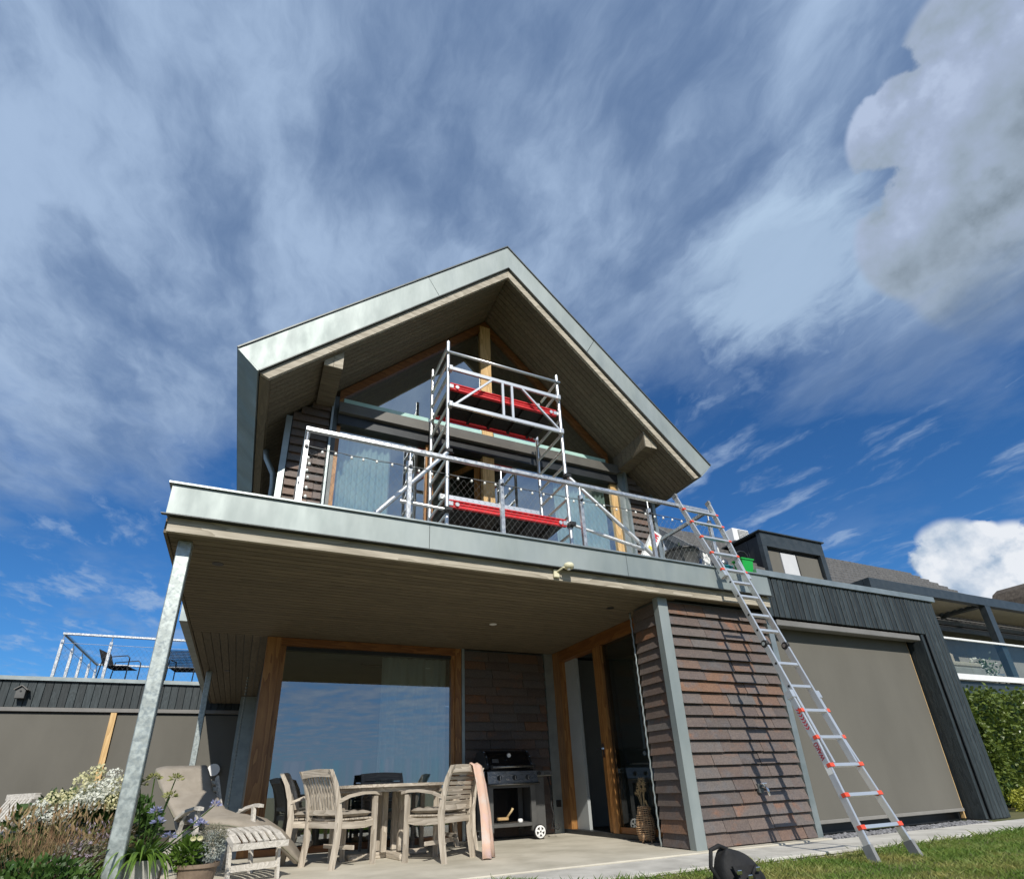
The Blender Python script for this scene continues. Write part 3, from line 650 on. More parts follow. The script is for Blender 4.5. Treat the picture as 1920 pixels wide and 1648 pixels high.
# --- gable window, doors and transom
gw = MB(); gw.box(2.925, 3.125, 6.99, 7.09, 3.11, 8.50)
gw = gw.build('window', 'mullion_wood', house, label='tall gable window with a pale timber centre post')
for s in (-1, 1):
    X = lambda p: (XR + s * (XR - p[0]), p[1])
    MB().prism([X(p) for p in [(XR, 8.64), (.605, 6.272), (.605, 6.10), (XR, 8.47)]], 'y', 6.995, 7.07).build('rake_frame', 'frame_x', gw)
    MB().prism([X(p) for p in [(.605, 5.98), (.66, 5.98), (.66, 6.15), (.605, 6.098)]], 'y', 6.995, 7.07).build('side_frame', 'frame_z', gw)
    MB().prism([X(p) for p in [(XR - .11, 8.355), (.665, 6.155), (.665, 5.985), (XR - .11, 5.985)]], 'y', 7.035, 7.047).build('pane', 'upper_glass', gw)
    a, b = sorted((XR + s * .11, XR + s * 2.36))
    MB().box(a, b, 7.0, 7.033, 5.976, 6.145).build('glass_strip', 'glass_edge', gw)
tb = MB().box(.60, 5.555, 6.865, 7.08, 5.80, 5.972); tb = tb.build('blind_box', 'transom_grey', house, label='grey blind box across the gable')
MB().box(.60, 5.555, 6.93, 7.08, 5.63, 5.795).build('shadow_head', 'black_metal', tb)
for x in (1.985, 5.55):
    MB().box(x, x + .05, 6.85, 6.864, 5.83, 5.99).build('end_cap', 'transom_grey', tb)
dl = MB().box(.60, .655, 6.995, 7.08, 3.11, 5.625).build('window', 'frame_z', house, label='left balcony window with pale curtain behind')
MB().box(1.965, 2.095, 6.995, 7.08, 3.11, 5.625).build('jamb', 'frame_z', dl); MB().box(.656, 1.964, 7.03, 7.042, 3.15, 5.62).build('pane', 'upper_glass', dl)
drr = MB().box(5.425, 5.555, 6.995, 7.08, 3.11, 5.625).build('window', 'mullion_wood', house, label='right balcony window with pale curtain behind')
MB().box(3.13, 5.42, 7.03, 7.042, 3.15, 5.62).build('pane', 'upper_glass', drr)
# the open leaf of the balcony door swings inwards
bd = MB(); hx, hy = 2.90, 7.10; ang = R(62); dv = Vector((-math.cos(ang), math.sin(ang), 0)); 
P = lambda t, z: Vector((hx, hy, z)) + dv * t
for t0, t1 in ((0, .09), (.71, .80)): bd.bar(P((t0 + t1) / 2, 3.13), P((t0 + t1) / 2, 5.60), .05, t1 - t0, dv)
bd.bar(P(.09, 5.55), P(.71, 5.55), .05, .09); bd.bar(P(.09, 3.19), P(.71, 3.19), .05, .11)
bd = bd.build('balcony_door', 'frame_z', house, label='balcony door leaf standing open inwards')
MB().bar(P(.4, 3.25), P(.4, 5.50), .012, .62, dv).build('pane', 'door_glass', bd)

def drape(name, label, x0, x1, y, z0, z1, mat, amp=.03, per=.09, group=None):
    n = int((x1 - x0) / .012); b = MB(); k = []
    for zi in range(9):
        t = zi / 8; z = z0 + (z1 - z0) * t
        for i in range(n + 1):
            x = x0 + (x1 - x0) * i / n
            b.v.append((x + .004 * math.sin(z * 3 + x * 9), y + amp * (1.1 - .4 * t) * math.sin(2 * math.pi * x / per + .6 * math.sin(x * 7) + .25 * math.sin(z * 1.3)) + .3 * amp * math.sin(2 * math.pi * x / (per * 2.7)), z))
    for zi in range(8):
        for i in range(n): b.f.append((zi * (n + 1) + i, zi * (n + 1) + i + 1, (zi + 1) * (n + 1) + i + 1, (zi + 1) * (n + 1) + i))
    o = b.build(name, mat, smooth=True, fix=False); tag(o, label, 'curtain', group); return o
drape('curtain', 'pale green curtain behind the left balcony window', 0.665, 1.46, 7.18, 3.15, 5.6, 'curtain', group='curtains behind the windows')
drape('curtain', 'pale green curtain behind the right balcony window', 4.33, 5.40, 7.18, 3.15, 5.6, 'curtain', group='curtains behind the windows')
drape('curtain', 'sheer white curtain behind the right half of the terrace window', 1.80, 2.84, 8.56, .08, 2.6, 'sheer', .035, .13, group='curtains behind the windows')

# ================================================================== BALCONY RAILING
def net(name, parent, P, w_, h_, cw=.075, ch=.052, r=.0011):
    """diamond wire net spanned by P(s, t) with s in metres along and t in metres up"""
    b = MB(); nx, nz = int(w_ / cw), int(h_ / ch)
    def wire(a, c):
        a, c = Vector(a), Vector(c); d = (c - a).normalized(); p = d.orthogonal().normalized(); q = d.cross(p); k = len(b.v)
        for e in (a, c):
            for t in (0, 2.094, 4.189): b.v.append(tuple(e + (p * math.cos(t) + q * math.sin(t)) * r))
        for i in range(3): b.f.append((k + i, k + (i + 1) % 3, k + 3 + (i + 1) % 3, k + 3 + i))
    for j in range(nz):
        for i in range(nx):
            s0 = (i + (j % 2) * .5) * cw; t0 = j * ch
            for dsx in (-.5, .5):
                s1 = s0 + dsx * cw
                if 0 <= s1 <= w_: wire(P(s0, t0), P(s1, t0 + ch))
    return b.build(name, 'wire', parent, fix=False, kind='stuff')
rail = thing('balcony_railing', 'steel railing with wire net along the front of the balcony', 'railing', (.18, 5.2, 3.1))
MB().bbox(.14, 5.735, 5.175, 5.225, 4.205, 4.255, .004).build('handrail', 'steel_rail', rail)
MB().bbox(.14, .19, 5.226, 6.88, 4.205, 4.255, .004).build('handrail', 'steel_rail', rail); MB().bbox(5.685, 5.735, 5.226, 6.25, 4.205, 4.255, .004).build('handrail', 'steel_rail', rail)
RP = [(.165, 5.2), (1.28, 5.2), (2.41, 5.2), (3.53, 5.2), (4.62, 5.2), (5.71, 5.2), (.165, 6.0), (.165, 6.8), (5.71, 6.2)]
for x, y in RP:
    p = MB().bbox(x - .024, x + .024, y - .024, y + .024, 3.10, 4.08, .003).build('post', 'steel_rail', rail)
    MB().tube([(x, y, 4.08), (x, y, 4.206)], .010, 8).build('pin', 'steel_rail', p)
    MB().lathe([(.016, -.045), (.018, -.03), (.018, -.024)], (x, y, 4.0), 10, 'y').build('cable_clip', 'black_metal', p)
MB().tube([(.165 + 5.545 * i / 40, 5.165, 4.0 - .012 * abs(math.sin(i * math.pi / 8))) for i in range(41)], .004, 6).build('cable', 'wire', rail)
MB().tube([(.165, 5.2, 4.0), (.165, 6.8, 4.0)], .004, 6).build('cable', 'wire', rail)
net('net', rail, lambda s, t: (.19 + s, 5.165, 3.12 + t), 5.5, .88)
net('net', rail, lambda s, t: (.165, 5.22 + s, 3.12 + t), 1.58, .88)
net('net', rail, lambda s, t: (5.71, 5.22 + s, 3.12 + t), 1.0, .88)
sl = thing('string_lights', 'string of small white bulbs along the balcony railing cable', 'string lights', (.3, 5.14, 3.9))
MB().tube([(.2 + 5.3 * i / 80, 5.150, 3.985 - .02 * abs(math.sin(i * .7))) for i in range(81)], .0028, 5).build('wire', 'cable_black', sl)
bulb = MB().lathe([(.004, .014), (.011, .006), (.015, -.006), (.012, -.019), (.003, -.025)], (0, 0, 0), 10).mesh('bulb', 'bulb', True)
for i in range(34):
    o = link('bulb', bulb, sl); o.location = (.30 + .155 * i + random.uniform(-.03, .03), 5.142, 3.955 + random.uniform(-.018, .008))
for z in (3.85, 3.78, 3.70, 3.62, 3.50, 3.40, 3.3, 3.22): o = link('bulb', bulb, sl); o.location = (.205 + random.uniform(-.01, .03), 5.142, z)

# ================================================================== SCAFFOLD TOWER
sc = thing('scaffold_tower', 'aluminium scaffold tower with red edged platforms standing on the balcony', 'scaffold', (2.84, 6.2, 3.1))
XL, XRt, YF, YB = 1.93, 3.74, 5.83, 6.60
for x, y, zt in ((XL, YF, 6.68), (XL, YB, 6.78), (XRt, YF, 6.63), (XRt, YB, 6.05)):
    p = MB().tube([(x, y, 3.12), (x, y, 4.86), (x, y, zt)], .0255, 12).build('standard', 'aluminium', sc, smooth=False); smooth_by_angle(p, 60)
    for z in (4.86, 3.45): smooth_by_angle(MB().lathe([(.029, z - .04), (.029, z + .04)], (x, y, 0), 12).build('sleeve', 'aluminium', p), 60)
    MB().lathe([(.05, 3.10), (.05, 3.12), (.02, 3.13)], (x, y, 0), 12).build('base_plate', 'black_plastic', p)
for x in (XL, XRt):
    for i in range(13):
        z = 3.28 + .277 * i
        if x == XRt and z > 6.0: continue
        smooth_by_angle(MB().tube([(x, YF, z), (x, YB, z)], .021, 10).build('rung', 'aluminium', sc), 60)
for z in (6.28, 6.50):
    smooth_by_angle(MB().tube([(XRt, YF, z), (XRt, YB - .25, z)], .021, 10).build('rung', 'aluminium', sc), 60)
MB().tube([(XL - .03, YF - .04, 6.455), (XRt + .03, YF - .04, 6.47)], .021, 10).build('guard_rail', 'aluminium', sc, smooth=True)
yf = YF - .055
gf = MB().bar((XL + .03, yf, 6.145), (XRt - .02, yf, 6.145), .032, .055).build('guard_frame', 'aluminium', sc)
MB().bar((XL + .03, yf, 5.51), (XRt - .02, yf, 5.51), .032, .055).build('lower_bar', 'aluminium', gf)
for x in (2.755, 2.905): MB().bar((x, yf, 5.54), (x, yf, 6.115), .036, .03).build('upright', 'aluminium', gf)
MB().bar((2.02, yf, 5.53), (2.58, yf, 6.12), .028, .028).build('diagonal', 'aluminium', gf); MB().bar((3.08, yf, 6.12), (3.68, yf, 5.53), .028, .028).build('diagonal', 'aluminium', gf)
for x in (XL + .02, XRt - .03):
    for z in (6.145, 5.51): MB().bbox(x - .03, x + .03, yf - .03, yf + .05, z - .045, z + .045, .008).build('clamp', 'aluminium', gf)
for z, lb in ((5.90, 'upper'), (4.01, 'lower')):
    x0, x1 = XL + .04, XRt - .05
    pl = MB().box(x0, x1, YF + .06, YB - .06, z - .02, z - .002).build('platform', 'black_deck', sc, label=lb + ' scaffold platform with red edge beams')
    for y in (YF + .03, YB - .03):
        e = MB(); e.box(x0, x1, y - .006, y + .006, z - .06, z + .045); e.box(x0, x1, y - .022, y + .022, z + .030, z + .046); e.box(x0, x1, y - .022, y + .022, z - .062, z - .050); e.box(x0, x1, y - .016, y + .016, z - .01, z + .004)
        e.build('edge_beam', 'red_metal', pl)
    for i in range(5):
        x = x0 + (x1 - x0) * (i + .5) / 5; MB().box(x - .02, x + .02, YF + .062, YB - .062, z - .06, z - .021).build('cross_beam', 'black_deck', pl)
    for x in (x0, x1):
        for y in (YF + .03, YB - .03):
            k = -1 if x == x0 else 1
            MB().bbox(x - .05, x + .05, y - .03, y - .008, z - .045, z + .02, .006).build('hook', 'aluminium', pl)
            MB().lathe([(.028, y - .04), (.028, y - .03)], (x - k * .10, 0, z - .02), 14, 'y').build('latch', 'aluminium', pl)
MB().box(XL - .06, XRt - .42, YF + .10, YF + .16, 4.10, 4.17).build('toe_board', 'aluminium', sc)
MB().box(3.43, 3.47, YF + .12, YF + .15, 5.95, 6.09).build('latch_pin', 'aluminium', sc)
# outriggers with swivel couplers
for x, z0, z1, foot, hor in ((XL, 4.735, 3.87, (.66, 5.55, 3.13), (1.36, 5.95, 3.97)), (XRt, 4.74, 3.965, (5.25, 5.42, 3.13), (4.72, 5.52, 3.62))):
    a = Vector((x, YF - .05, z0)); f = Vector(foot)
    og = smooth_by_angle(MB().tube([a, a.lerp(f, .52), f], .027, 12).build('outrigger', 'aluminium', sc), 60)
    smooth_by_angle(MB().tube([a.lerp(f, .5), f], .031, 12).build('outer_tube', 'aluminium', og), 60)
    smooth_by_angle(MB().tube([(x, YF - .04, z1), Vector((x, YF - .04, z1)).lerp(Vector(hor), .6)], .021, 10).build('lower_arm', 'aluminium', og), 60)
    smooth_by_angle(MB().tube([Vector((x, YF - .04, z1)).lerp(Vector(hor), .35), hor], .026, 10).build('arm_sleeve', 'aluminium', og), 60)
    if x == XRt: MB().tube([hor, a.lerp(f, .62)], .014, 8).build('arm_end', 'aluminium', og)
    for z in (z0, z1):
        c = MB().lathe([(.042, z - .035), (.046, z - .02), (.046, z + .02), (.042, z + .035)], (x, YF, 0), 12); c.bbox(x - .05, x + .05, YF - .09, YF - .03, z - .03, z + .03, .008); c.tube([(x - .07, YF - .06, z - .02), (x + .07, YF - .06, z - .02)], .01, 6)
        c.build('coupler', 'black_plastic', og)

# ================================================================== LADDER
ld = thing('ladder', 'tall folding aluminium ladder with red rung ends leaning on the balcony railing', 'ladder', (5.467, 3.69, -.05))
F0 = Vector((5.467, 3.686, -.045)); F1 = Vector((5.467, 5.205, 4.36)); LD = (F1 - F0).normalized(); LN = Vector((1, 0, 0)).cross(LD).normalized()   # LN: towards the front/up
if LN.y > 0: LN = -LN
LL = (F1 - F0).length
def lp(s, x, off=0.0): return F0 + LD * s + Vector((x, 0, 0)) + LN * off
def half(s):       # half width of the outer sections along the ladder
    if s < 1.55: return .30 - (.30 - .200) * min(1, max(0, s - .02) / 1.10)
    return .165 + (.28 - .165) * min(1, max(0, s - 3.25) / 1.25)
for sg in (-1, 1):
    st = MB(); pts = [0, .35, .75, 1.12, 1.60]
    for a, b in zip(pts[:-1], pts[1:]): st.bar(lp(a, sg * half(a)), lp(b + .002, sg * half(min(b, 1.54))), .026, .064, LN)
    st = st.build('lower_stile', 'aluminium', ld)
    MB().bar(lp(-.01, sg * .302), lp(.13, sg * .292), .042, .085, LN).build('foot', 'grey_felt', st)
    inn = MB(); inn.bar(lp(.85, sg * .165, .012), lp(2.20, sg * .165, .012), .026, .066, LN); inn.bar(lp(2.24, sg * .165, .012), lp(3.5, sg * .165, .012), .026, .066, LN); inn = inn.build('inner_stile', 'aluminium', ld, kind=None)
    hg = MB().lathe([(.042, -.018), (.046, -.010), (.046, .010), (.042, .018)], lp(2.22, sg * .165, .012), 20, 'x').build('hinge', 'black_plastic', ld)
    MB().lathe([(.022, -.028), (.022, .028)], lp(2.22, sg * .165, .012), 12, 'x').build('hub', 'chrome', hg)
    upst = MB(); ps = [3.22, 3.6, 4.0, LL]
    for a, b in zip(ps[:-1], ps[1:]): upst.bar(lp(a, sg * (half(a) + .03)), lp(b + .002, sg * (half(b) + .03)), .026, .064, LN)
    upst = upst.build('upper_stile', 'aluminium', ld)
    MB().bar(lp(LL - .01, sg * (half(LL) + .03)), lp(LL + .05, sg * (half(LL) + .03)), .036, .074, LN).build('end_cap', 'grey_felt', upst)
    for s in (1.58, 3.24): MB().bar(lp(s - .03, sg * .205), lp(s + .05, sg * .205), .05, .085, LN).build('lock_bracket', 'aluminium', ld)
def rung(s, hw, red):
    r = MB().bar(lp(s, -hw + .02, .022), lp(s, hw - .02, .022), .030, .036, LN).build('rung', 'aluminium', ld)
    if red:
        for sg in (-1, 1): MB().bar(lp(s, sg * (hw - (.040 if s < 2 else .028)), .024), lp(s, sg * (hw + .020), .024), .036 if s < 2 else .028, .042 if s < 2 else .034, LN).build('rung_end', 'orange_plastic', r)
    else:
        for sg in (-1, 1): MB().lathe([(.014, -.012), (.014, .012)], lp(s, sg * (hw + .004), .022), 10, 'x').build('rivet', 'black_plastic', r)
for i, s in enumerate((.27, .55, .83, 1.11, 1.40)): rung(s, half(s), True)
for s in (1.68, 1.96, 2.40, 2.62, 2.90, 3.12): rung(s, .165, False)
for s in (3.32, 3.60, 3.88, 4.16, 4.40): rung(s, half(s) + .03, True)
# lettering and chevrons on the left stile
def on_stile(me, name, s, off=.0): 
    o = link(name, me, ld); c = lp(s, -half(s) - .0155, .0)
    e = (lp(s + .1, -half(s + .1)) - lp(s - .1, -half(s - .1))).normalized(); X_ = e; Z_ = LN.cross(e).normalized(); Z_ = Z_ if Z_.x < 0 else -Z_; Y_ = Z_.cross(X_)
    o.matrix_basis = Matrix.Translation(c) @ Matrix((X_, Y_, Z_)).transposed().to_4x4(); return o
on_stile(text_mesh('WAKÜ', .058, 'label_maroon', bold=.002), 'lettering', .98)
ch = MB()
for i in range(7):
    x = -.12 + .034 * i
    ch.add([(x, 0, .0006), (x + .014, 0, .0006), (x + .032, .022, .0006), (x + .018, .022, .0006)], [(0, 1, 2, 3)]); ch.add([(x, 0, .0006), (x + .014, 0, .0006), (x + .032, -.022, .0006), (x + .018, -.022, .0006)], [(3, 2, 1, 0)])
on_stile(ch.mesh('chevrons', 'label_red'), 'chevrons', 1.32)
on_stile(MB().add([(-.05, -.03, .0006), (.05, -.03, .0006), (.05, .03, .0006), (-.05, .03, .0006)], [(0, 1, 2, 3)]).mesh('warning_label', 'paper_white'), 'warning_label', .80)

# ================================================================== SMALL THINGS ON AND UNDER THE BALCONY
cr = thing('cardboard_carton', 'white carton with red lettering and yellow sticker leaning by the railing', 'carton', (5.25, 6.05, 3.1))
ca_ = Vector((5.12, 6.0, 3.70)); cb_ = Vector((5.47, 6.08, 4.21)); cd = (cb_ - ca_).normalized()
ax = cd; nv = Vector((-.1, -1, .05)).normalized(); sd_ = nv.cross(ax).normalized(); nv = ax.cross(sd_).normalized()
if nv.y > 0: nv = -nv; sd_ = -sd_
MB().bar(ca_ - cd * .55, cb_, .16, .10, nv).build('carton_body', 'paper_white', cr)
def on_carton(me, name, s, off=0):
    o = link(name, me, cr); o.matrix_basis = Matrix.Translation(Vector((-5.25, -6.05, -3.1)) * 0 + ca_ + cd * s + nv * .0512) @ Matrix((sd_ * -1 if sd_.x < 0 else sd_, cd, nv)).transposed().to_4x4(); return o
_x = sd_ if sd_.x > 0 else -sd_
def carton_mat(s, rot=False):
    Y_ = cd; X_ = Y_.cross(nv).normalized()
    if rot: X_, Y_ = cd, nv.cross(cd).normalized()
    return Matrix.Translation(ca_ + cd * s + nv * .0515) @ Matrix((X_, Y_, nv)).transposed().to_4x4()
o = link('lettering', text_mesh('3M', .13, 'label_red', bold=.004), cr); o.matrix_basis = carton_mat(.50, True)
o = link('sticker', MB().add([(-.05, -.07, 0), (.05, -.07, 0), (.05, .07, 0), (-.05, .07, 0)], [(0, 1, 2, 3)]).mesh('sticker', 'label_yellow'), cr); o.matrix_basis = carton_mat(.20)
tub = thing('builders_tub', 'black plastic tub full of tools behind the railing', 'tub', (5.43, 5.55, 3.1))
MB().lathe([(.17, 3.105), (.205, 3.40), (.225, 3.66), (.238, 3.665), (.236, 3.69), (.222, 3.69), (.215, 3.62), (.19, 3.3)], (5.43, 5.55, 0), 28).build('body', 'grill_grey', tub, smooth=True)
MB().lathe([(.243, 3.655), (.246, 3.675), (.243, 3.695)], (5.43, 5.55, 0), 28).build('rim', 'black_plastic', tub, smooth=True)
bt = MB().lathe([(.035, 3.60), (.035, 3.76), (.012, 3.80), (.012, 3.83)], (5.40, 5.55, 0), 14).build('bottle', 'leaf_dark', smooth=True); tag(bt, 'dark bottle sticking out of the black tub', 'bottle')
def rag(name, label, cat, c, r, mat, seed, sq=.5):
    b = MB().ico(c, 1, 4); rn = np.random.default_rng(seed); ph = rn.uniform(0, 6, 6); out = []
    for v in b.v:
        d = np.array(v) - np.array(c); k = 1 + .22 * math.sin(d[0] * 5 + ph[0]) * math.sin(d[1] * 6 + ph[1]) + .16 * math.sin(d[2] * 9 + ph[2] + d[0] * 7) + .10 * abs(math.sin(d[0] * 7 + d[2] * 5 + ph[3])) - .12 * abs(math.sin(d[1] * 6 - d[0] * 5 + ph[4])) + .05 * math.sin(d[0] * 17 + d[2] * 13 + ph[5])
        p = np.array(c) + d * k * np.array(r); p[2] = max(p[2], c[2] - r[2] * sq); out.append(tuple(p))
    b.v = out; o = b.build(name, mat, smooth=True); tag(o, label, cat); return o
rag('work_bag', 'dark blue tool bag slumped beside the black tub', 'bag', (5.62, 5.42, 3.36), (.12, .12, .16), 'blue_cloth', 3)
rag('cloth', 'white rag hanging over the edge of the black tub', 'cloth', (5.60, 5.30, 3.44), (.05, .06, .13), 'paper_white', 4)
tb_ = thing('teal_container', 'teal plastic container behind the balcony edge', 'container', (5.66, 5.12, 3.1))
MB().bbox(5.58, 5.78, 5.02, 5.18, 3.19, 3.30, .02).build('body', 'teal_plastic', tb_); MB().bbox(5.57, 5.79, 5.01, 5.19, 3.301, 3.32, .008).build('lid', 'teal_plastic', tb_)
def bucket(label, x, y, z, s=1.0, handle=True):
    t = thing('green_bucket', label, 'bucket', (x, y, z), group='green cleaning buckets')
    q = lambda w_, d_, zz: [(x - w_, y - d_, z + zz), (x + w_, y - d_, z + zz), (x + w_, y + d_, z + zz), (x - w_, y + d_, z + zz)]
    b = MB(); lv = [(.082, .062, 0), (.098, .076, .20), (.104, .08, .24), (.118, .092, .245), (.118, .092, .265), (.106, .082, .265), (.095, .07, .20)]
    for a in lv: b.v += q(a[0] * s, a[1] * s, a[2] * s)
    for i in range(len(lv) - 1):
        for j in range(4): b.f.append((i * 4 + j, i * 4 + (j + 1) % 4, i * 4 + 4 + (j + 1) % 4, i * 4 + 4 + j))
    b.f.append((3, 2, 1, 0)); b.f.append((24, 25, 26, 27)); b.build('body', 'green_plastic', t)
    if handle: MB().tube([(x - .118 * s, y, z + .25 * s), (x - .11 * s, y, z + .36 * s), (x - .02, y, z + .40 * s), (x + .06 * s, y, z + .40 * s), (x + .11 * s, y, z + .36 * s), (x + .118 * s, y, z + .25 * s)], .013, 8).build('handle', 'black_plastic', t, smooth=True)
    MB().ico((x, y, z + .262 * s), (.05, .05, .03), 2).build('sponge', 'blue_cloth', t, smooth=True)
    return t
bucket('bright green bucket with black handle standing right of the ladder top', 6.03, 5.05, 3.18, 1.0)
bucket('low green bucket half hidden behind the ladder', 5.93, 5.42, 3.12, .75, False)
sg_ = thing('spray_gun', 'grey cleaning machine behind the ladder top', 'machine', (5.84, 5.25, 3.2))
MB().lathe([(.055, -.07), (.062, -.03), (.062, .05), (.04, .08)], (5.84, 5.25, 3.44), 16, 'y').build('drum', 'stainless', sg_, smooth=True); MB().tube([(5.84, 5.25, 3.5), (5.82, 5.25, 3.66), (5.80, 5.25, 3.72)], .016, 8).build('grip', 'paper_white', sg_, smooth=True); MB().bbox(5.79, 5.91, 5.19, 5.31, 3.185, 3.38, .02).build('base', 'black_plastic', sg_)
ss = thing('motion_sensor', 'cream motion sensor bracketed to the balcony fascia', 'sensor', (2.90, 4.9, 2.8))
MB().bbox(2.86, 2.93, 4.872, 4.903, 2.755, 2.85, .006).build('bracket', 'cream_plastic', ss); MB().tube([(2.90, 4.88, 2.82), (2.94, 4.80, 2.85), (2.985, 4.79, 2.855)], .011, 8).build('arm', 'cream_plastic', ss)
MB().lathe([(.03, 2.835), (.055, 2.85), (.058, 2.885), (.045, 2.90)], (3.005, 4.79, 0), 18).build('head', 'cream_plastic', ss, smooth=True); MB().ico((3.0, 4.785, 2.83), (.022, .022, .014), 2).build('lens', 'bright_white', ss, smooth=True)
tp = thing('garden_tap', 'outdoor water tap on the clay tile wall', 'tap', (5.46, 5.06, .55))
MB().bbox(5.425, 5.495, 5.03, 5.075, .50, .60, .006).build('wall_plate', 'zinc_dark', tp); MB().tube([(5.46, 5.06, .56), (5.46, 4.97, .56), (5.46, 4.945, .54), (5.46, 4.94, .47)], .014, 10).build('spout', 'chrome', tp, smooth=True)
MB().tube([(5.42, 4.985, .60), (5.50, 4.985, .60)], .010, 8).build('lever', 'chrome', tp); MB().tube([(5.46, 4.985, .56), (5.46, 4.985, .60)], .010, 8).build('stem', 'chrome', tp)

# ================================================================== FURNITURE ON THE TERRACE
def curve_bar(b, pts, w_, h_):
    for a, c in zip(pts[:-1], pts[1:]): b.bar(a, c, w_, h_)
def chair(label, loc, ang, vertical=True, mats=('teak_z', 'teak_x', 'teak_y'), cushion=True):
    """garden armchair; local +y is the way it faces, x across"""
    t = thing('garden_chair', label, 'chair', loc, ang - math.pi / 2, 'garden chairs round the table', world=False)
    mz, mx, my = mats; W2 = .265
    for s in (-1, 1):
        b = MB(); pts = [(s * W2, -.27, 0), (s * W2, -.235, .22), (s * W2, -.225, .44), (s * W2, -.255, .62), (s * W2, -.305, .78), (s * (W2), -.375, .905)]
        k = len(b.v); wx = .030
        for (x, y, z), d in zip(pts, (.055, .06, .068, .055, .05, .045)):
            b.v += [(x - wx / 2, y - d / 2, z), (x + wx / 2, y - d / 2, z), (x + wx / 2, y + d / 2, z), (x - wx / 2, y + d / 2, z)]
        for i in range(len(pts) - 1):
            for j in range(4): b.f.append((i * 4 + j, i * 4 + (j + 1) % 4, i * 4 + 4 + (j + 1) % 4, i * 4 + 4 + j))
        b.f.append((3, 2, 1, 0)); b.f.append(tuple(range(20, 24))); b.build('leg', mz, t, label='back leg running up into the backrest')
        b = MB().add([(s * W2 - .02, .20, 0), (s * W2 + .02, .20, 0), (s * W2 + .02, .245, 0), (s * W2 - .02, .245, 0), (s * W2 - .02, .19, .64), (s * W2 + .02, .19, .64), (s * W2 + .02, .24, .64), (s * W2 - .02, .24, .64)], [(0, 3, 2, 1), (4, 5, 6, 7), (0, 1, 5, 4), (1, 2, 6, 5), (2, 3, 7, 6), (3, 0, 4, 7)])
        b.build('leg', mz, t)
        b = MB(); prof = [(-.245, .600), (-.12, .648), (.05, .672), (.18, .672), (.285, .655)]; k = 0
        for (y, z), wd in zip(prof, (.04, .05, .06, .062, .045)):
            x = s * (W2 + .005); b.v += [(x - wd / 2, y, z - .014), (x + wd / 2, y, z - .014), (x + wd / 2, y, z + .014), (x - wd / 2, y, z + .014)]
        for i in range(4):
            for j in range(4): b.f.append((i * 4 + j, i * 4 + (j + 1) % 4, i * 4 + 4 + (j + 1) % 4, i * 4 + 4 + j))
        b.f.append((3, 2, 1, 0)); b.f.append((16, 17, 18, 19)); b.build('armrest', my, t)
        b = MB(); curve_bar(b, [(s * (W2 - .005), -.225, .385), (s * (W2 - .005), -.05, .375), (s * (W2 - .005), .10, .375), (s * (W2 - .005), .21, .395)], .026, .065); b.build('seat_rail', my, t)
    MB().bar((-W2 + .02, .215, .395), (W2 - .02, .215, .395), .026, .065).build('seat_rail', mx, t); MB().bar((-W2 + .02, -.225, .385), (W2 - .02, -.225, .385), .026, .06).build('seat_rail', mx, t)
    MB().bar((-W2 + .01, -.02, .17), (W2 - .01, -.02, .17), .022, .04).build('stretcher', mx, t)
    for i in range(7): MB().box(-W2 + .02, W2 - .02, -.20 + .06 * i, -.15 + .06 * i, .425, .44).build('seat_slat', mx, t)
    by = lambda z: np.interp(z, [.44, .62, .78, .905], [-.225, -.255, -.305, -.375])
    b = MB(); 
    for i in range(6):
        x0 = -W2 + .015 + (2 * W2 - .03) * i / 6; x1 = -W2 + .015 + (2 * W2 - .03) * (i + 1) / 6; c0 = .012 * (1 - ((i) / 3 - 1) ** 2); c1 = .012 * (1 - ((i + 1) / 3 - 1) ** 2)
        b.bar((x0, by(.875), .868 + c0), (x1 + .001, by(.875), .868 + c1), .026, .075)
    b.build('top_rail', mx, t)
    MB().bar((-W2 + .015, by(.50), .50), (W2 - .015, by(.50), .50), .024, .05).build('lower_rail', mx, t)
    if vertical:
        for i in range(9):
            x = -.205 + .41 * i / 8; b = MB(); curve_bar(b, [(x, by(.52) + .004, .52), (x, by(.68), .68), (x, by(.84) - .002, .84)], .026, .012); b.build('back_slat', mz, t)
    else:
        for i in range(7):
            z = .545 + .047 * i; MB().bar((-W2 + .015, by(z), z), (W2 - .015, by(z), z), .012, .033, (0, -.35, 1)).build('back_slat', mx, t)
    return t
def seat_cushion(label, loc, ang):
    t = thing('seat_cushion', label, 'cushion', loc, ang - math.pi / 2, 'seat cushions on the chairs', world=False)
    b = MB(); n = 12
    for layer, zb in enumerate((.0, 1.0)):
        for j in range(n + 1):
            for i in range(n + 1):
                u, v = i / n * 2 - 1, j / n * 2 - 1; e = max(0, 1 - abs(u) ** 6) * max(0, 1 - abs(v) ** 6); q = .6 + .4 * abs(math.cos(u * 3.14 * 1.5)) * abs(math.cos(v * 3.14 * 1.5))
                z = .4445 + .034 + (1 if layer else -1) * .033 * (e ** .4) * (q if layer else 1); b.v.append((u * .235 + .006 * math.sin(v * 9), v * .215 - .0 + .006 * math.sin(u * 7), max(z, .4445)))
    N = (n + 1) ** 2
    for l in (0, 1):
        for j in range(n):
            for i in range(n):
                a = l * N + j * (n + 1) + i; f = (a, a + 1, a + n + 2, a + n + 1); b.f.append(f if l else f[::-1])
    b.build('pad', 'cushion', t, smooth=True)
    for s in (-1, 1): MB().tube([(s * .21, -.22, .455), (s * .25, -.25, .42), (s * .262, -.26, .33), (s * .25, -.262, .25)], .004, 5).build('tie', 'cushion', t)
    return t
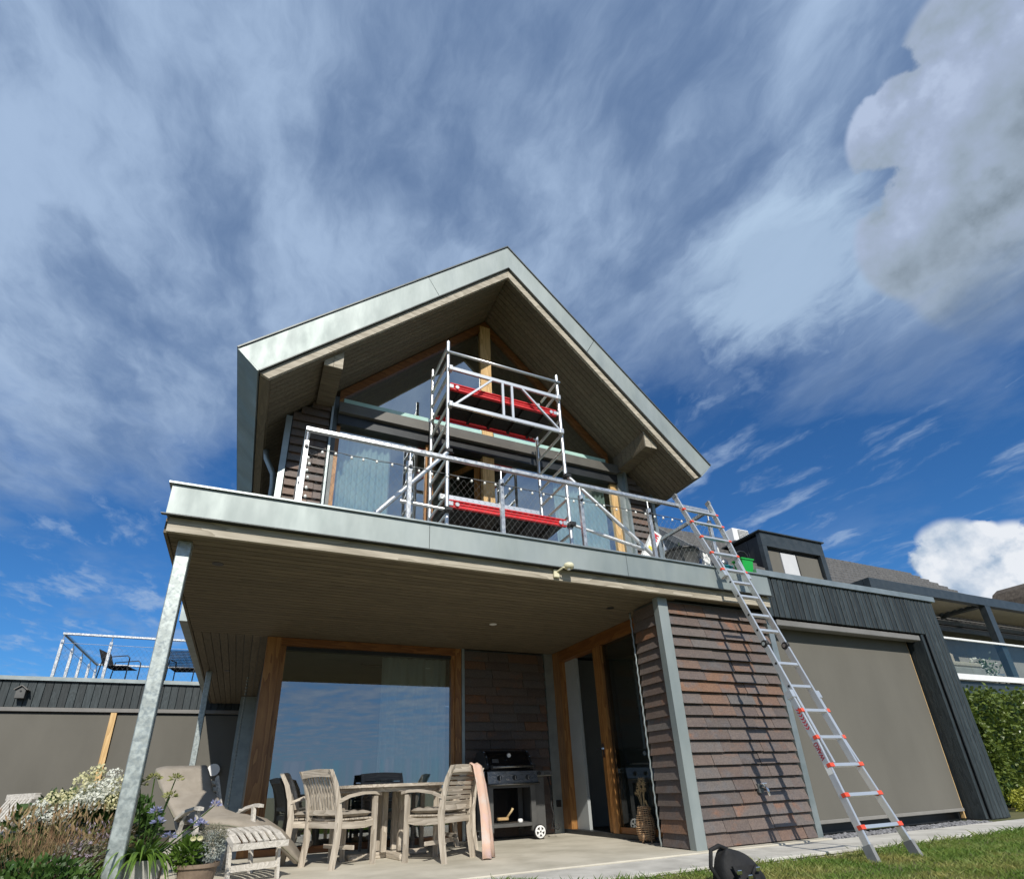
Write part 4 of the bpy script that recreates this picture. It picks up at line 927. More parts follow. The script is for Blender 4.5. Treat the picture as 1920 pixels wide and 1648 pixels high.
CHS = [('weathered teak chair with vertical slats, nearest of the table chairs', (1.065, 6.655, 0), math.atan2(.195, .395), True, None),
       ('weathered teak chair with horizontal slats and a towel over its back', (2.03, 6.335, 0), math.atan2(.475, -.355), False, None),
       ('teak chair with vertical slats behind the nearest chair, left of the table', (.86, 7.32, 0), math.atan2(-.2, 1), True, None),
       ('dark grey slatted chair behind the table by the window', (1.80, 7.72, 0), math.atan2(-1, .05), False, ('dark_teak',) * 3),
       ('teak chair with vertical slats at the far right of the table', (2.42, 7.22, 0), math.atan2(-.1, -1), True, None)]
for i, (lb, lc, an, ve, mt) in enumerate(CHS):
    chair(lb, lc, an, ve, mt or ('teak_z', 'teak_x', 'teak_y'))
for (lb, k) in (('taupe cushion on the nearest vertical slat chair', 0), ('taupe cushion on the chair with the towel', 1), ('taupe cushion on the left rear chair', 2)):
    seat_cushion(lb, CHS[k][1], CHS[k][2])
tb2 = thing('garden_table', 'round weathered teak table under the balcony', 'table', (1.66, 7.02, 0), R(8), world=False)
for i in range(9):                                                     # boards of the round top
    y0 = -.66 + .1467 * i; y1 = y0 + .1437; pl = []
    for y in np.linspace(y0, y1, 5): pl.append((math.sqrt(max(.0, .66 ** 2 - y * y)), y))
    poly = pl + [(-x, y) for x, y in reversed(pl)]
    if len(poly) > 2: MB().prism([(x + .0005 * k, y) for k, (x, y) in enumerate(poly)], 'z', .722, .752).build('top_board', 'teak_x', tb2)
MB().lathe([(.60, .675), (.60, .72)], (0, 0, 0), 32).build('apron', 'teak_x', tb2)
for s in (-1, 1):
    for k in (-1, 1): MB().bbox(s * .10 - .03, s * .10 + .03, k * .10 - .03, k * .10 + .03, .062, .674, .005).build('leg', 'teak_z', tb2)
MB().bbox(-.46, .46, -.045, .045, 0, .06, .008).build('foot_beam', 'teak_x', tb2); MB().bbox(-.045, .045, -.46, -.046, 0, .06, .008).build('foot_beam', 'teak_y', tb2); MB().bbox(-.045, .045, .046, .46, 0, .06, .008).build('foot_beam', 'teak_y', tb2)
gl_ = MB().lathe([(.028, .753), (.034, .80), (.032, .80), (.026, .757)], (1.42, 6.62, 0), 14).build('drinking_glass', 'rail_glass', smooth=True); tag(gl_, 'small clear glass at the edge of the round table', 'glass')
# towel over the back of the horizontal slat chair
ca0 = CHS[1][2]; cdv = Vector((math.cos(ca0), math.sin(ca0), 0)); csd = Vector((math.sin(ca0), -math.cos(ca0), 0)); cc = Vector(CHS[1][1])
tw_ = MB(); path_ = [(-.20, .55), (-.27, .70), (-.335, .86), (-.375, .925), (-.42, .90), (-.46, .70), (-.50, .42), (-.53, .16), (-.55, .01)]
n = 14
for k, (d, z) in enumerate(path_):
    for i in range(n + 1):
        u = i / n; wdt = .12 + .13 * k / 8; x = .17 + (u - .5) * wdt + .015 * math.sin(k * 1.3); f = .030 * (k / 8) * math.sin(u * 6.5 + k * .35) + .012 * (k / 8) * math.sin(u * 13 + k * .9)
        p = cc + cdv * (d + f) + csd * x; tw_.v.append((p.x, p.y, z + .006 * math.sin(u * 11)))
for k in range(len(path_) - 1):
    for i in range(n): tw_.f.append((k * (n + 1) + i, k * (n + 1) + i + 1, (k + 1) * (n + 1) + i + 1, (k + 1) * (n + 1) + i))
tw_o = tw_.build('towel', 'towel', smooth=True, fix=False); tag(tw_o, 'pink and orange towel hanging over the chair beside the barbecue', 'towel')
md = tw_o.modifiers.new('thick', 'SOLIDIFY'); md.thickness = .006

# --- steamer lounger
lo = thing('steamer_lounger', 'bleached teak steamer lounger with folded out footrest', 'lounger', (-.12, 6.75, 0), math.atan2(-.92, .4) - math.pi / 2, world=False)
# local +y: towards the feet, x across
W3 = .27
for s in (-1, 1):
    b = MB(); curve_bar(b, [(s * W3, -.42, .30), (s * W3, -.05, .36), (s * W3, .30, .37)], .028, .06); b.build('seat_rail', 'white_teak', lo)
    MB().bar((s * W3, -.40, .0), (s * W3, -.16, .56), .026, .036, (0, 1, 0)).build('leg', 'white_teak', lo); MB().bar((s * W3, .24, 0), (s * W3, .14, .58), .03, .045, (0, 1, 0)).build('leg', 'white_teak', lo)
    b = MB(); curve_bar(b, [(s * (W3 + .02), -.30, .50), (s * (W3 + .02), -.05, .575), (s * (W3 + .02), .16, .60), (s * (W3 + .02), .26, .59)], .05, .028); b.build('armrest', 'white_teak', lo)
    b = MB(); curve_bar(b, [(s * (W3 - .04), -.30, .33), (s * (W3 - .04), -.55, .55), (s * (W3 - .04), -.80, .90)], .024, .05); b.build('back_rail', 'white_teak', lo)
    b = MB(); curve_bar(b, [(s * (W3 - .045), .32, .385), (s * (W3 - .045), .60, .40), (s * (W3 - .045), .80, .36), (s * (W3 - .045), .93, .30)], .026, .045); b.build('footrest_rail', 'white_teak', lo)
    MB().bar((s * (W3 - .05), .88, 0), (s * (W3 - .05), .84, .31), .026, .040, (0, 1, 0)).build('leg', 'white_teak', lo)
MB().bar((-W3 + .05, .865, .12), (W3 - .05, .865, .12), .02, .05).build('stretcher', 'white_teak', lo); MB().bar((-W3 + .02, .955, .287), (W3 - .02, .955, .287), .03, .05).build('end_rail', 'white_teak', lo)
for i in range(7):
    x = -.19 + .38 * i / 6; b = MB(); curve_bar(b, [(x, .34, .405), (x, .60, .42), (x, .80, .382), (x, .93, .318)], .040, .012); b.build('footrest_slat', 'white_teak', lo)
for i in range(8): MB().box(-W3 + .02, W3 - .02, -.36 + .085 * i, -.295 + .085 * i, .385, .40).build('seat_slat', 'white_teak', lo)
for i in range(7): z = .42 + .07 * i; MB().bar((-.22, -.30 - .455 * (z - .33) / .5 - .02, z), (.22, -.30 - .455 * (z - .33) / .5 - .02, z), .014, .05, (0, -.7, .7)).build('back_slat', 'white_teak', lo)
# its long cushion has slid off sideways to the floor
cu = MB(); cpath = [((-.60, 7.56, 1.00), (.245, .105, .01), .035), ((-.565, 7.48, .93), (.25, .105, 0), .055), ((-.50, 7.36, .80), (.24, .10, 0), .05), ((-.47, 7.29, .750), (.228, .092, 0), .016), ((-.42, 7.20, .68), (.235, .095, 0), .05), ((-.30, 7.0, .53), (.23, .10, .01), .055), ((-.12, 6.83, .475), (.17, .16, .015), .05), ((.08, 6.78, .45), (.10, .20, .02), .05), ((.27, 6.82, .40), (.05, .215, .025), .05), ((.45, 6.90, .30), (.04, .22, .02), .045), ((.60, 6.98, .16), (.035, .22, .01), .045), ((.70, 7.03, .055), (.03, .215, 0), .04), ((.735, 7.05, .030), (.03, .21, 0), .012)]
n = 12; ring = 2 * n
for k, (c, wv, th) in enumerate(cpath):
    c, wv = Vector(c), Vector(wv); a = Vector(cpath[max(k - 1, 0)][0]); b_ = Vector(cpath[min(k + 1, len(cpath) - 1)][0]); nn = wv.cross(b_ - a).normalized()
    if nn.z < 0: nn = -nn
    for i in range(ring):
        t = 2 * math.pi * i / ring; ct_, st_ = math.cos(t), math.sin(t)
        e = math.copysign(abs(ct_) ** .35, ct_); f = math.copysign(abs(st_) ** .7, st_)
        cu.v.append(tuple(c + wv * e + nn * (th * f + (.004 * math.sin(e * 8 + k)))))
for k in range(len(cpath) - 1):
    for i in range(ring): cu.f.append((k * ring + i, k * ring + (i + 1) % ring, (k + 1) * ring + (i + 1) % ring, (k + 1) * ring + i))
cu.f.append(tuple(range(ring))); cu.f.append(tuple(range((len(cpath) - 1) * ring, len(cpath) * ring)))
co = cu.build('lounger_cushion', 'cushion', smooth=True)
for sd2 in (-1, 1): MB().tube([tuple(Vector(c_) + Vector(w_) * sd2 * 1.005) for c_, w_, t_ in cpath], .006, 6).build('piping', 'leaf_grey', co, smooth=True)
tag(co, 'long taupe cushion sliding off the lounger onto the floor', 'cushion')
# --- second slatted chair at the left edge
lc2 = thing('slatted_deck_chair', 'white slatted deck chair at the far left among the plants', 'deck chair', (-2.24, 7.35, 0), R(-52), world=False)
for i in range(8): x = -.22 + .44 * i / 7; MB().bar((x, .12, .36), (x, .34, .76), .030, .014, (0, -1, .5)).build('back_slat', 'white_teak', lc2)
MB().bar((-.28, .35, .765), (.28, .35, .765), .05, .055).build('top_rail', 'white_teak', lc2)
for s in (-1, 1):
    MB().bar((s * .27, .36, .0), (s * .27, .02, .52), .03, .045, (0, 1, 0)).build('leg', 'white_teak', lc2); MB().bar((s * .27, -.42, 0), (s * .27, -.36, .52), .03, .045, (0, 1, 0)).build('leg', 'white_teak', lc2)
    MB().bar((s * .29, .10, .535), (s * .29, -.48, .535), .06, .025).build('armrest', 'white_teak', lc2)
for i in range(7): MB().bar((-.26, .08 - .075 * i, .36 + .008 * i), (.26, .08 - .075 * i, .36 + .008 * i), .055, .016).build('seat_slat', 'white_teak', lc2)

# ================================================================== BARBECUE
gr = thing('barbecue', 'black lidded gas barbecue on a grey cart', 'barbecue', (3.55, 7.85, 0))
gx0, gx1, gy0, gy1 = 3.15, 3.90, 7.60, 8.15
lidp = [(gy0 + .03, .905), (gy0 + .045, .97), (gy0 + .09, 1.07), (gy0 + .17, 1.14), (gy0 + .28, 1.165), (gy0 + .42, 1.14), (gy0 + .50, 1.05), (gy0 + .52, .905)]
lid = MB().prism(lidp, 'x', gx0 + .035, gx1 - .075).build('lid', 'grill_black', gr, smooth=False); smooth_by_angle(lid, 35)
lp2 = [(y + (.012 if y < 7.8 else -.012), z - .005) for y, z in lidp]
for xa in (gx0 - .005, gx1 - .073): MB().prism([(y, z + .004) for y, z in lidp], 'x', xa, xa + .038).build('lid_end', 'black_plastic', lid)
for xa in (gx0 + .012, gx1 - .05):
    for y, z in lidp[1:4]: MB().ico((xa, y - .006, z), .008, 1).build('rivet', 'chrome', lid)
MB().tube([(gx0 + .06, gy0 - .045, .93), (gx1 - .06, gy0 - .045, .935)], .014, 10).build('handle', 'stainless', gr, smooth=True)
for xa in (gx0 + .05, gx1 - .05): MB().tube([(xa, gy0 + .03, .935), (xa, gy0 - .05, .932)], .022, 10).build('handle_end', 'black_plastic', gr)
th = MB().lathe([(.033, -.012), (.036, 0), (.030, .004)], (3.50, gy0 + .055, 1.085), 18, 'y').build('thermometer', 'chrome', lid); MB().lathe([(.026, -.016), (.026, -.0125)], (3.50, gy0 + .055, 1.085), 16, 'y').build('dial', 'paper_white', th)
bdg = MB().add([(-.05, 0, -.022), (.05, 0, -.022), (.05, .022, .03), (-.05, .022, .03)], [(0, 1, 2, 3)]); bdg.v = [(x + 3.285, y + gy0 + .036, z + 1.01) for x, y, z in bdg.v]; bdg.build('badge', 'grill_grey', lid)
MB().bbox(gx0 + .02, gx1 - .02, gy0 + .03, gy1 - .05, .74, .90, .01).build('firebox', 'grill_black', gr)
pn_ = MB().add([(gx0, gy0 - .01, .715), (gx1 + .02, gy0 - .01, .715), (gx1 + .02, gy0 + .028, .875), (gx0, gy0 + .028, .875), (gx0, gy0 + .05, .715), (gx1 + .02, gy0 + .05, .715), (gx1 + .02, gy0 + .05, .875), (gx0, gy0 + .05, .875)], [(0, 1, 2, 3), (7, 6, 5, 4), (0, 4, 5, 1), (1, 5, 6, 2), (2, 6, 7, 3), (3, 7, 4, 0)]).build('control_panel', 'stainless', gr)
for x in (3.32, 3.555, 3.76):
    k = MB().lathe([(.034, -.006), (.034, .0), (.026, .006)], (x, gy0 - .002, .79), 18, 'y').build('knob', 'black_plastic', gr); MB().bbox(x - .007, x + .007, gy0 - .04, gy0 - .009, .764, .816, .004).build('grip', 'chrome', k)
MB().tube([(gx0 + .01, gy0 - .025, .705), (gx1 + .03, gy0 - .025, .712)], .013, 10).build('towel_rail', 'stainless', gr, smooth=True)
ssh = MB().bbox(3.93, 4.19, gy0 + .05, gy1 - .05, .80, .875, .006).build('side_shelf', 'stainless', gr); MB().lathe([(.026, -.02), (.026, 0)], (3.97, gy0 + .05, .838), 16, 'y').build('knob', 'black_plastic', ssh); MB().box(4.05, 4.15, gy0 + .046, gy0 + .0495, .826, .85).build('badge', 'grill_grey', ssh)
MB().bbox(3.045, 3.13, gy0 + .06, gy1 - .06, .60, .885, .006).build('side_shelf', 'stainless', gr, label='left side shelf folded down')
for x in (gx0 + .01, gx1 - .085):
    for y in (gy0 + .03, gy1 - .09): MB().bbox(x, x + .075, y, y + .05, .11, .715, .004).build('leg', 'grill_grey', gr)
MB().box(gx0 + .085, gx1 - .085, gy0 + .035, gy0 + .06, .66, .705).build('front_rail', 'grill_grey', gr)
shf = MB().bbox(gx0 + .086, gx1 - .012, gy0 + .035, gy1 - .05, .17, .215, .004).build('bottom_shelf', 'grill_grey', gr)
MB().box(gx0 + .086, gx1 - .086, gy1 - .085, gy1 - .075, .22, .65).build('back_panel', 'grill_black', gr)
MB().bbox(3.905, 4.07, gy0 + .10, gy1 - .06, .10, .795, .004).build('tank_panel', 'grill_grey', gr)
whl = MB().lathe([(.058, -.022), (.088, -.022), (.092, -.012), (.092, .012), (.088, .022), (.058, .022)], (3.905, gy0 - .005, .093), 28, 'y').build('wheel', 'rubber', gr, smooth=True)
rm = MB().lathe([(.060, -.024), (.076, -.028), (.080, -.022), (.080, .0)], (3.905, gy0 - .005, .093), 28, 'y', False).build('rim', 'bright_white', whl, smooth=True)
for i in range(5):
    a = i * 2 * math.pi / 5 + .3; MB().bar((3.905 + .012 * math.cos(a), gy0 - .031, .093 + .012 * math.sin(a)), (3.905 + .068 * math.cos(a), gy0 - .031, .093 + .068 * math.sin(a)), .026, .010, (0, 1, 0)).build('spoke', 'bright_white', whl)
for x, y in ((gx0 + .05, gy0 + .05), (gx0 + .05, gy1 - .07)):
    c = MB().lathe([(.036, -.018), (.040, -.01), (.040, .01), (.036, .018)], (x, y, .04), 18, 'y').build('caster', 'black_plastic', gr, smooth=True); MB().bbox(x - .02, x + .02, y - .028, y + .028, .06, .112, .004).build('fork', 'black_metal', c)
MB().tube([(4.13, gy0 + .08, .79), (4.16, gy0 + .06, .6), (4.14, gy0 + .05, .42), (4.18, gy0 + .06, .28), (4.15, gy0 + .1, .12), (4.26, gy0 + .1, .10), (4.27, gy0 + .1, .17)], .012, 8).build('gas_hose', 'rubber', gr, smooth=True)
br = thing('grill_brush', 'wooden handled brush lying on the barbecue shelf', 'brush', (3.42, 7.75, .216))
MB().bbox(3.34, 3.50, 7.72, 7.78, .25, .29, .008).build('bristles', 'brass_tan', br); MB().tube([(3.48, 7.75, .28), (3.54, 7.72, .36), (3.56, 7.71, .40)], [.016, .014, .018], 8).build('handle', 'straw', br, smooth=True)
tn = thing('grill_tongs', 'steel tongs lying on the barbecue shelf', 'tongs', (3.45, 7.68, .216))
for k in (-1, 1): MB().bar((3.30, 7.67 + k * .012, .226), (3.62, 7.68 + k * .004, .23), .02, .008).build('arm', 'chrome', tn)
tc_ = MB().lathe([(.034, 0), (.036, .02), (.030, .045), (.01, .05)], (3.66, 7.69, .216), 16).build('grill_cup', 'bright_white', smooth=True); tag(tc_, 'small white cup on the barbecue shelf', 'cup')

# ================================================================== VASE, BAG, SOCKET
vz = thing('wicker_vase', 'tall wicker vase beside the glass door', 'vase', (4.60, 6.12, 0), R(0))
prof = lambda z: np.interp(z, [0, .05, .15, .25, .32, .40], [.075, .10, .118, .105, .08, .068])
for i in range(20):
    z = .035 + i * .0185; rr = prof(z) + random.uniform(-.003, .003); pts = [(4.60 + rr * math.cos(t) * (1 + .01 * math.sin(5 * t + i)), 6.12 + rr * math.sin(t), z + .004 * math.sin(t * 2 + i)) for t in np.linspace(0, 2 * math.pi, 25)]
    MB().tube(pts, .0058, 6, False).build('ring', 'wicker', vz, smooth=True)
for i in range(16):
    a = i * math.pi / 8; MB().tube([(4.60 + (prof(z) - .007) * math.cos(a), 6.12 + (prof(z) - .007) * math.sin(a), z) for z in np.linspace(.02, .40, 9)], .004, 5).build('rib', 'wicker', vz, smooth=True)
MB().lathe([(.06, .03), (.095, .12), (.085, .25), (.05, .38)], (4.60, 6.12, 0), 14).build('liner', 'bag_cloth', vz, smooth=True)
for a in (3.4, 4.6, 5.6): MB().tube([(4.60 + .07 * math.cos(a), 6.12 + .07 * math.sin(a), .05), (4.60 + .10 * math.cos(a), 6.12 + .10 * math.sin(a), .004)], .008, 6).build('foot', 'wicker', vz)
df_ = thing('dried_flowers', 'dried straw coloured flower heads in the wicker vase', 'dried flowers', (4.60, 6.12, .38)); q = []
for i in range(11):
    a = rng.uniform(0, 6.28); top = np.array([4.60 + rng.normal(0, .05), 6.12 + rng.normal(0, .05), rng.uniform(.54, .70)]); MB().tube([(4.60 + .02 * math.cos(a), 6.12 + .02 * math.sin(a), .36), tuple(top)], .0025, 5).build('stem', 'straw', df_)
    c = np.repeat(top[None], 34, 0); dd = unit(rng.normal(size=(34, 3))); hq = leaves(c, rng.uniform(.03, .045, 34), .006, dd); quads(hq, 'flower_head', 'straw', df_)
bgm = MB(); rn = np.random.default_rng(4); nr = 14; C0 = np.array([3.42, 3.47])
for z, k, sx, jt in ((-.053, 1.0, 0, .006), (-.02, 1.10, 0, .010), (.035, 1.02, -.005, .016), (.075, .86, -.015, .020), (.108, .62, -.03, .022), (.132, .34, -.04, .016)):
    for i in range(nr):
        t = 2 * math.pi * i / nr; e = lambda v_: math.copysign(abs(v_) ** .7, v_)
        bgm.v.append((C0[0] + sx + .155 * k * e(math.cos(t)) + rn.uniform(-jt, jt), C0[1] + .095 * k * e(math.sin(t)) + rn.uniform(-jt, jt), z - .045 * (z > 0) * max(0, math.cos(t)) + rn.uniform(-jt, jt) * (z > -.05) * .8))
for j in range(5):
    for i in range(nr): bgm.f.append((j * nr + i, j * nr + (i + 1) % nr, (j + 1) * nr + (i + 1) % nr, (j + 1) * nr + i))
bgm.f.append(tuple(range(nr - 1, -1, -1))); bgm.f.append(tuple(range(5 * nr, 6 * nr)))
bgo = bgm.build('black_bag', 'bag_cloth'); tag(bgo, 'slumped black bag with straps lying on the lawn', 'bag')
ms = bgo.modifiers.new('soft', 'SUBSURF'); ms.levels = 2; ms.render_levels = 2; smooth_by_angle(bgo, 180)
fl_ = MB().add([(3.29, 3.375, .055), (3.47, 3.362, .050), (3.46, 3.350, -.012), (3.31, 3.352, -.02)], [(0, 1, 2, 3)]).build('front_pocket', 'bag_cloth', bgo); fm = fl_.modifiers.new('thick', 'SOLIDIFY'); fm.thickness = .014
bs = bpy.data.objects['black_bag']; MB().tube([(3.27, 3.46, -.04), (3.215, 3.47, .05), (3.235, 3.47, .125), (3.30, 3.47, .14), (3.36, 3.47, .12)], .012, 8).build('strap', 'bag_cloth', bs, smooth=True)
MB().tube([(3.42, 3.36, -.045), (3.40, 3.34, .02), (3.44, 3.345, .05)], .009, 8).build('strap', 'bag_cloth', bs, smooth=True)
for bx, by, bz in ((3.30, 3.340, .03), (3.37, 3.335, .005), (3.44, 3.338, .035)): MB().bbox(bx - .016, bx + .016, by - .006, by + .006, bz - .010, bz + .010, .003).build('buckle', 'chrome', bs)
bgo.scale = (1.25, 1.25, 1.4); bgo.location = (3.42 * -.25 + .05, 3.47 * -.25 + .10, .053 * .4 - .002)
sk = MB().bbox(4.55, 4.63, 8.215, 8.239, .36, .46, .004).build('wall_socket', 'black_plastic'); tag(sk, 'black wall socket on the zinc strip behind the barbecue', 'socket')

# ================================================================== RIGHT ANNEX (dark boarded, blind drawn)
an = thing('annex', 'flat roofed annex clad in dark vertical boards with a large grey blind', 'annex', (8.1, 5.0, 0))
aw = MB(); aw.box(6.33, 10.08, 5.0, 5.1, 2.66, 3.18); aw.box(9.60, 10.08, 5.0, 5.4, 0, 2.655); aw.box(6.34, 9.59, 5.30, 5.4, .0, 2.655); aw.box(10.0, 10.08, 5.41, 12, 0, 3.18); aw.box(6.33, 9.99, 5.11, 12, 2.9, 3.17)
aw.build('wall', 'black_metal', an)
x = 6.205; i = 0
while x < 10.095:
    wd = random.choice((.085, .098, .11, .098)); x1 = min(x + wd, 10.10)
    if x1 - x < .03: break
    z0 = .012 if x >= 9.555 else 2.625
    MB().bbox(x + .008, x1 - .008, 4.952 + random.uniform(0, .008), 4.985, z0, 3.195, .007).build('board', 'black_wood', an); x = x1
for k in range(4): MB().bbox(10.084, 10.102, 5.0 + .11 * k, 5.105 + .11 * k, .012, 3.195, .003).build('board', 'black_wood', an)
cpa = MB().box(6.10, 10.14, 4.925, 5.06, 3.20, 3.285); cpa.build('parapet_cap', 'zinc_trim', an)
MB().box(9.50, 9.555, 4.975, 5.29, .02, 2.62).build('reveal', 'black_wood', an)
bx_ = MB().bbox(6.34, 9.47, 4.985, 5.12, 2.52, 2.605, .008).build('blind_box', 'box_grey', an)
MB().box(6.34, 9.42, 5.185, 5.19, .165, 2.56).build('blind', 'dark_screen', an)
MB().bbox(6.34, 9.43, 5.170, 5.20, .12, .163, .004).build('bottom_bar', 'siding_grey', an)
MB().box(9.435, 9.458, 5.20, 5.25, .03, 2.56).build('timber_post', 'mullion_wood', an)

# ================================================================== LEFT EXTENSION
le = thing('left_extension', 'low flat roofed extension at the left with dark boards and grey blinds', 'extension', (-4, 15.2, 0))
MB().box(-9, .1, 15.16, 22, 0, 3.14).build('wall', 'black_metal', le)
x = -5.6
while x < -.1:
    MB().bbox(x + .004, x + .145, 15.1, 15.155, 2.60, 3.15, .004).build('board', 'black_wood', le); x += .149
MB().box(-8, -.05, 15.04, 15.22, 3.152, 3.235).build('parapet_cap', 'zinc_trim', le)
MB().bbox(-8, -.05, 15.03, 15.15, 2.505, 2.59, .006).build('blind_box', 'box_grey', le)
for x0, x1 in ((-8, -2.79), (-2.66, -.05)): MB().box(x0, x1, 15.10, 15.11, .1, 2.47).build('blind', 'dark_screen', le)
MB().box(-2.78, -2.67, 15.04, 15.10, 0, 2.50).build('timber_post', 'mullion_wood', le)
MB().lathe([(.13, 0), (.13, .05), (.1, .08)], (-.55, 15.02, 1.28), 18, 'y').build('wall_lamp', 'bright_white', le)
bh = thing('bird_house', 'small grey bird house hung on the dark boards', 'bird house', (-4.45, 14.98, 2.74))
MB().prism([(-4.53, 2.76), (-4.37, 2.76), (-4.37, 2.93), (-4.45, 3.0), (-4.53, 2.93)], 'y', 14.93, 15.09).build('body', 'grill_grey', bh)
for s in (-1, 1): MB().bar((-4.45, 15.0, 3.02), (-4.45 + s * .115, 15.0, 2.925), .22, .015, (0, 0, 1)).build('roof', 'box_grey', bh)
MB().lathe([(.02, 14.925), (.02, 14.932)], (-4.45, 0, 2.90), 12, 'y').build('hole', 'black_metal', bh)
lr = thing('roof_terrace_railing', 'steel railing round the roof terrace at the far left', 'railing', (-4, 15.3, 3.24))
MB().bbox(-4.07, -.2, 15.07, 15.13, 4.185, 4.235, .004).build('handrail', 'steel_rail', lr); MB().bbox(-4.07, -4.01, 15.14, 18.6, 4.185, 4.235, .004).build('handrail', 'steel_rail', lr); MB().bbox(-4.0, -.2, 18.54, 18.6, 4.185, 4.235, .004).build('handrail', 'steel_rail', lr)
for x, y in [(-4.04, 15.1), (-3.12, 15.1), (-2.1, 15.1), (-1.1, 15.1), (-4.04, 16.0), (-4.04, 16.9), (-4.04, 17.8), (-4.04, 18.57)]:
    p = MB().bbox(x - .03, x + .03, y - .03, y + .03, 3.236, 4.07, .003).build('post', 'steel_rail', lr); MB().tube([(x, y, 4.07), (x, y, 4.186)], .012, 8).build('pin', 'steel_rail', p); MB().lathe([(.02, -.045), (.02, -.03)], (x, y, 4.0), 8, 'y').build('cable_clip', 'chrome', p)
MB().tube([(-4.04, 15.06, 3.99), (-.3, 15.06, 3.99)], .005, 5).build('cable', 'wire', lr); MB().tube([(-4.04, 15.1, 3.99), (-4.04, 18.5, 3.99)], .005, 5).build('cable', 'wire', lr)
net('net', lr, lambda s, t: (-4.03 + s, 15.06, 3.25 + t), 3.7, .74, .10, .07, .0014)
def wicker_chair(label, x, y, ang):
    t = thing('wicker_chair', label, 'chair', (x, y, 3.236), ang, 'wicker chairs on the roof terrace', world=False)
    b = MB()
    for i in range(22):
        u = i / 21; b.tube([(-.28 + .56 * u, .25, .42), (-.28 + .56 * u, .33, .60), (-.28 + .56 * u, .42, .82)], .009, 5)
    for i in range(12): z = .42 + .036 * i; b.tube([(-.29, .25 + .17 * i / 11, z), (.29, .25 + .17 * i / 11, z)], .007, 5)
    b.build('back_weave', 'bag_cloth', t, kind='stuff')
    b = MB()
    for i in range(20): b.tube([(-.28, -.25 + .5 * i / 19, .42), (.28, -.25 + .5 * i / 19, .42)], .010, 5)
    b.build('seat_weave', 'bag_cloth', t, kind='stuff')
    for s in (-1, 1): MB().tube([(s * .30, .33, 0), (s * .30, .28, .62), (s * .30, -.24, .66), (s * .30, -.30, .60), (s * .30, -.30, 0)], .014, 8).build('arm_frame', 'black_metal', t, smooth=True)
    return t
wicker_chair('black wicker chair on the roof terrace, nearer its left corner', -3.0, 16.0, R(75)); wicker_chair('black wicker chair on the roof terrace, close to the big house', -1.62, 15.9, R(170))

# ================================================================== NEIGHBOUR HOUSE ON THE RIGHT
nh = thing('neighbour_house', 'neighbouring house with grey tiled roof and black dormer', 'house', (18, 12, 0))
zr = lambda y: 9.2 - .90 * (14 - y)
MB().box(12.6, 27, 9.4, 14.8, 0, 4.6).build('wall', 'siding_grey', nh); MB().prism([(9.4, 4.61), (14, 9.0), (18.6, 4.61)], 'x', 12.5, 12.6).build('gable_wall', 'siding_grey', nh)
nr = MB().prism([(8.9, zr(8.9) - .12), (14, 9.08), (19, 4.6), (19, 4.5), (14, 8.95), (8.9, zr(8.9) - .25)], 'x', 12.42, 27.2).build('roof', 'roof_tile_grey', nh)
for i in range(17):                                       # lapped tile courses, each row its own piece
    y0 = 8.92 + .30 * i; y1 = y0 + .33; b = MB(); n = 60
    if y1 > 14.02: y1 = 14.02
    for j in range(n):
        x0 = 12.4 + 14.8 * j / n; x1 = 12.4 + 14.8 * (j + 1) / n - .006; jz = random.uniform(0, .008)
        b.add([(x0, y0, zr(y0) + .06 + jz), (x1, y0, zr(y0) + .075 + jz), (x1, y1, zr(y1) - .02), (x0, y1, zr(y1) - .03), (x0, y0, zr(y0) - .05), (x1, y0, zr(y0) - .05)], [(0, 1, 2, 3), (0, 4, 5, 1)])
    b.build('tile_course', 'roof_tile_grey', nr, fix=False, kind='stuff')
MB().prism([(8.9, zr(8.9) + .06), (14, 9.27), (14, 9.0), (8.9, zr(8.9) - .22)], 'x', 12.33, 12.41).build('verge_board', 'box_grey', nh)
dm = MB(); dm.prism([(11.05, 6.0), (11.05, 7.72), (13.2, 7.74), (13.2, 6.0)], 'x', 14.12, 16.88); dm = dm.build('dormer', 'black_metal', nh)
MB().box(14.06, 14.24, 10.90, 11.05, 6.0, 7.325).build('dormer_jamb', 'anthracite', dm); MB().box(16.72, 16.94, 10.90, 11.05, 6.0, 7.325).build('dormer_jamb', 'anthracite', dm); MB().box(14.06, 16.94, 10.90, 11.05, 7.33, 7.80).build('dormer_head', 'anthracite', dm)
MB().box(13.98, 17.02, 10.84, 13.4, 7.801, 7.84).build('dormer_roof', 'anthracite', dm)
for a, b, mt in ((14.30, 14.86, 'dark_screen'), (14.92, 15.60, 'wall_light'), (15.66, 16.66, 'dark_screen')):
    MB().box(a, b, 11.0, 11.04, 6.25, 7.22).build('dormer_window', mt, dm)
for y in (11.5, 12.0): MB().box(14.105, 14.119, y, y + .02, 6.3, 7.7).build('seam', 'anthracite', dm)
for x0, x1 in ((17.2, 17.9), (17.96, 18.66)):
    k = MB().add([(x0, 9.6, zr(9.6) + .10), (x1, 9.6, zr(9.6) + .10), (x1, 10.6, zr(10.6) + .10), (x0, 10.6, zr(10.6) + .10), (x0, 9.6, zr(9.6)), (x1, 9.6, zr(9.6)), (x1, 10.6, zr(10.6)), (x0, 10.6, zr(10.6))], [(0, 1, 2, 3), (0, 4, 5, 1), (1, 5, 6, 2), (2, 6, 7, 3), (3, 7, 4, 0)]).build('skylight', 'anthracite', nh)
ac = thing('air_conditioner', 'white air conditioner unit on top of the black dormer', 'air conditioner', (14.45, 12.1, 7.84))
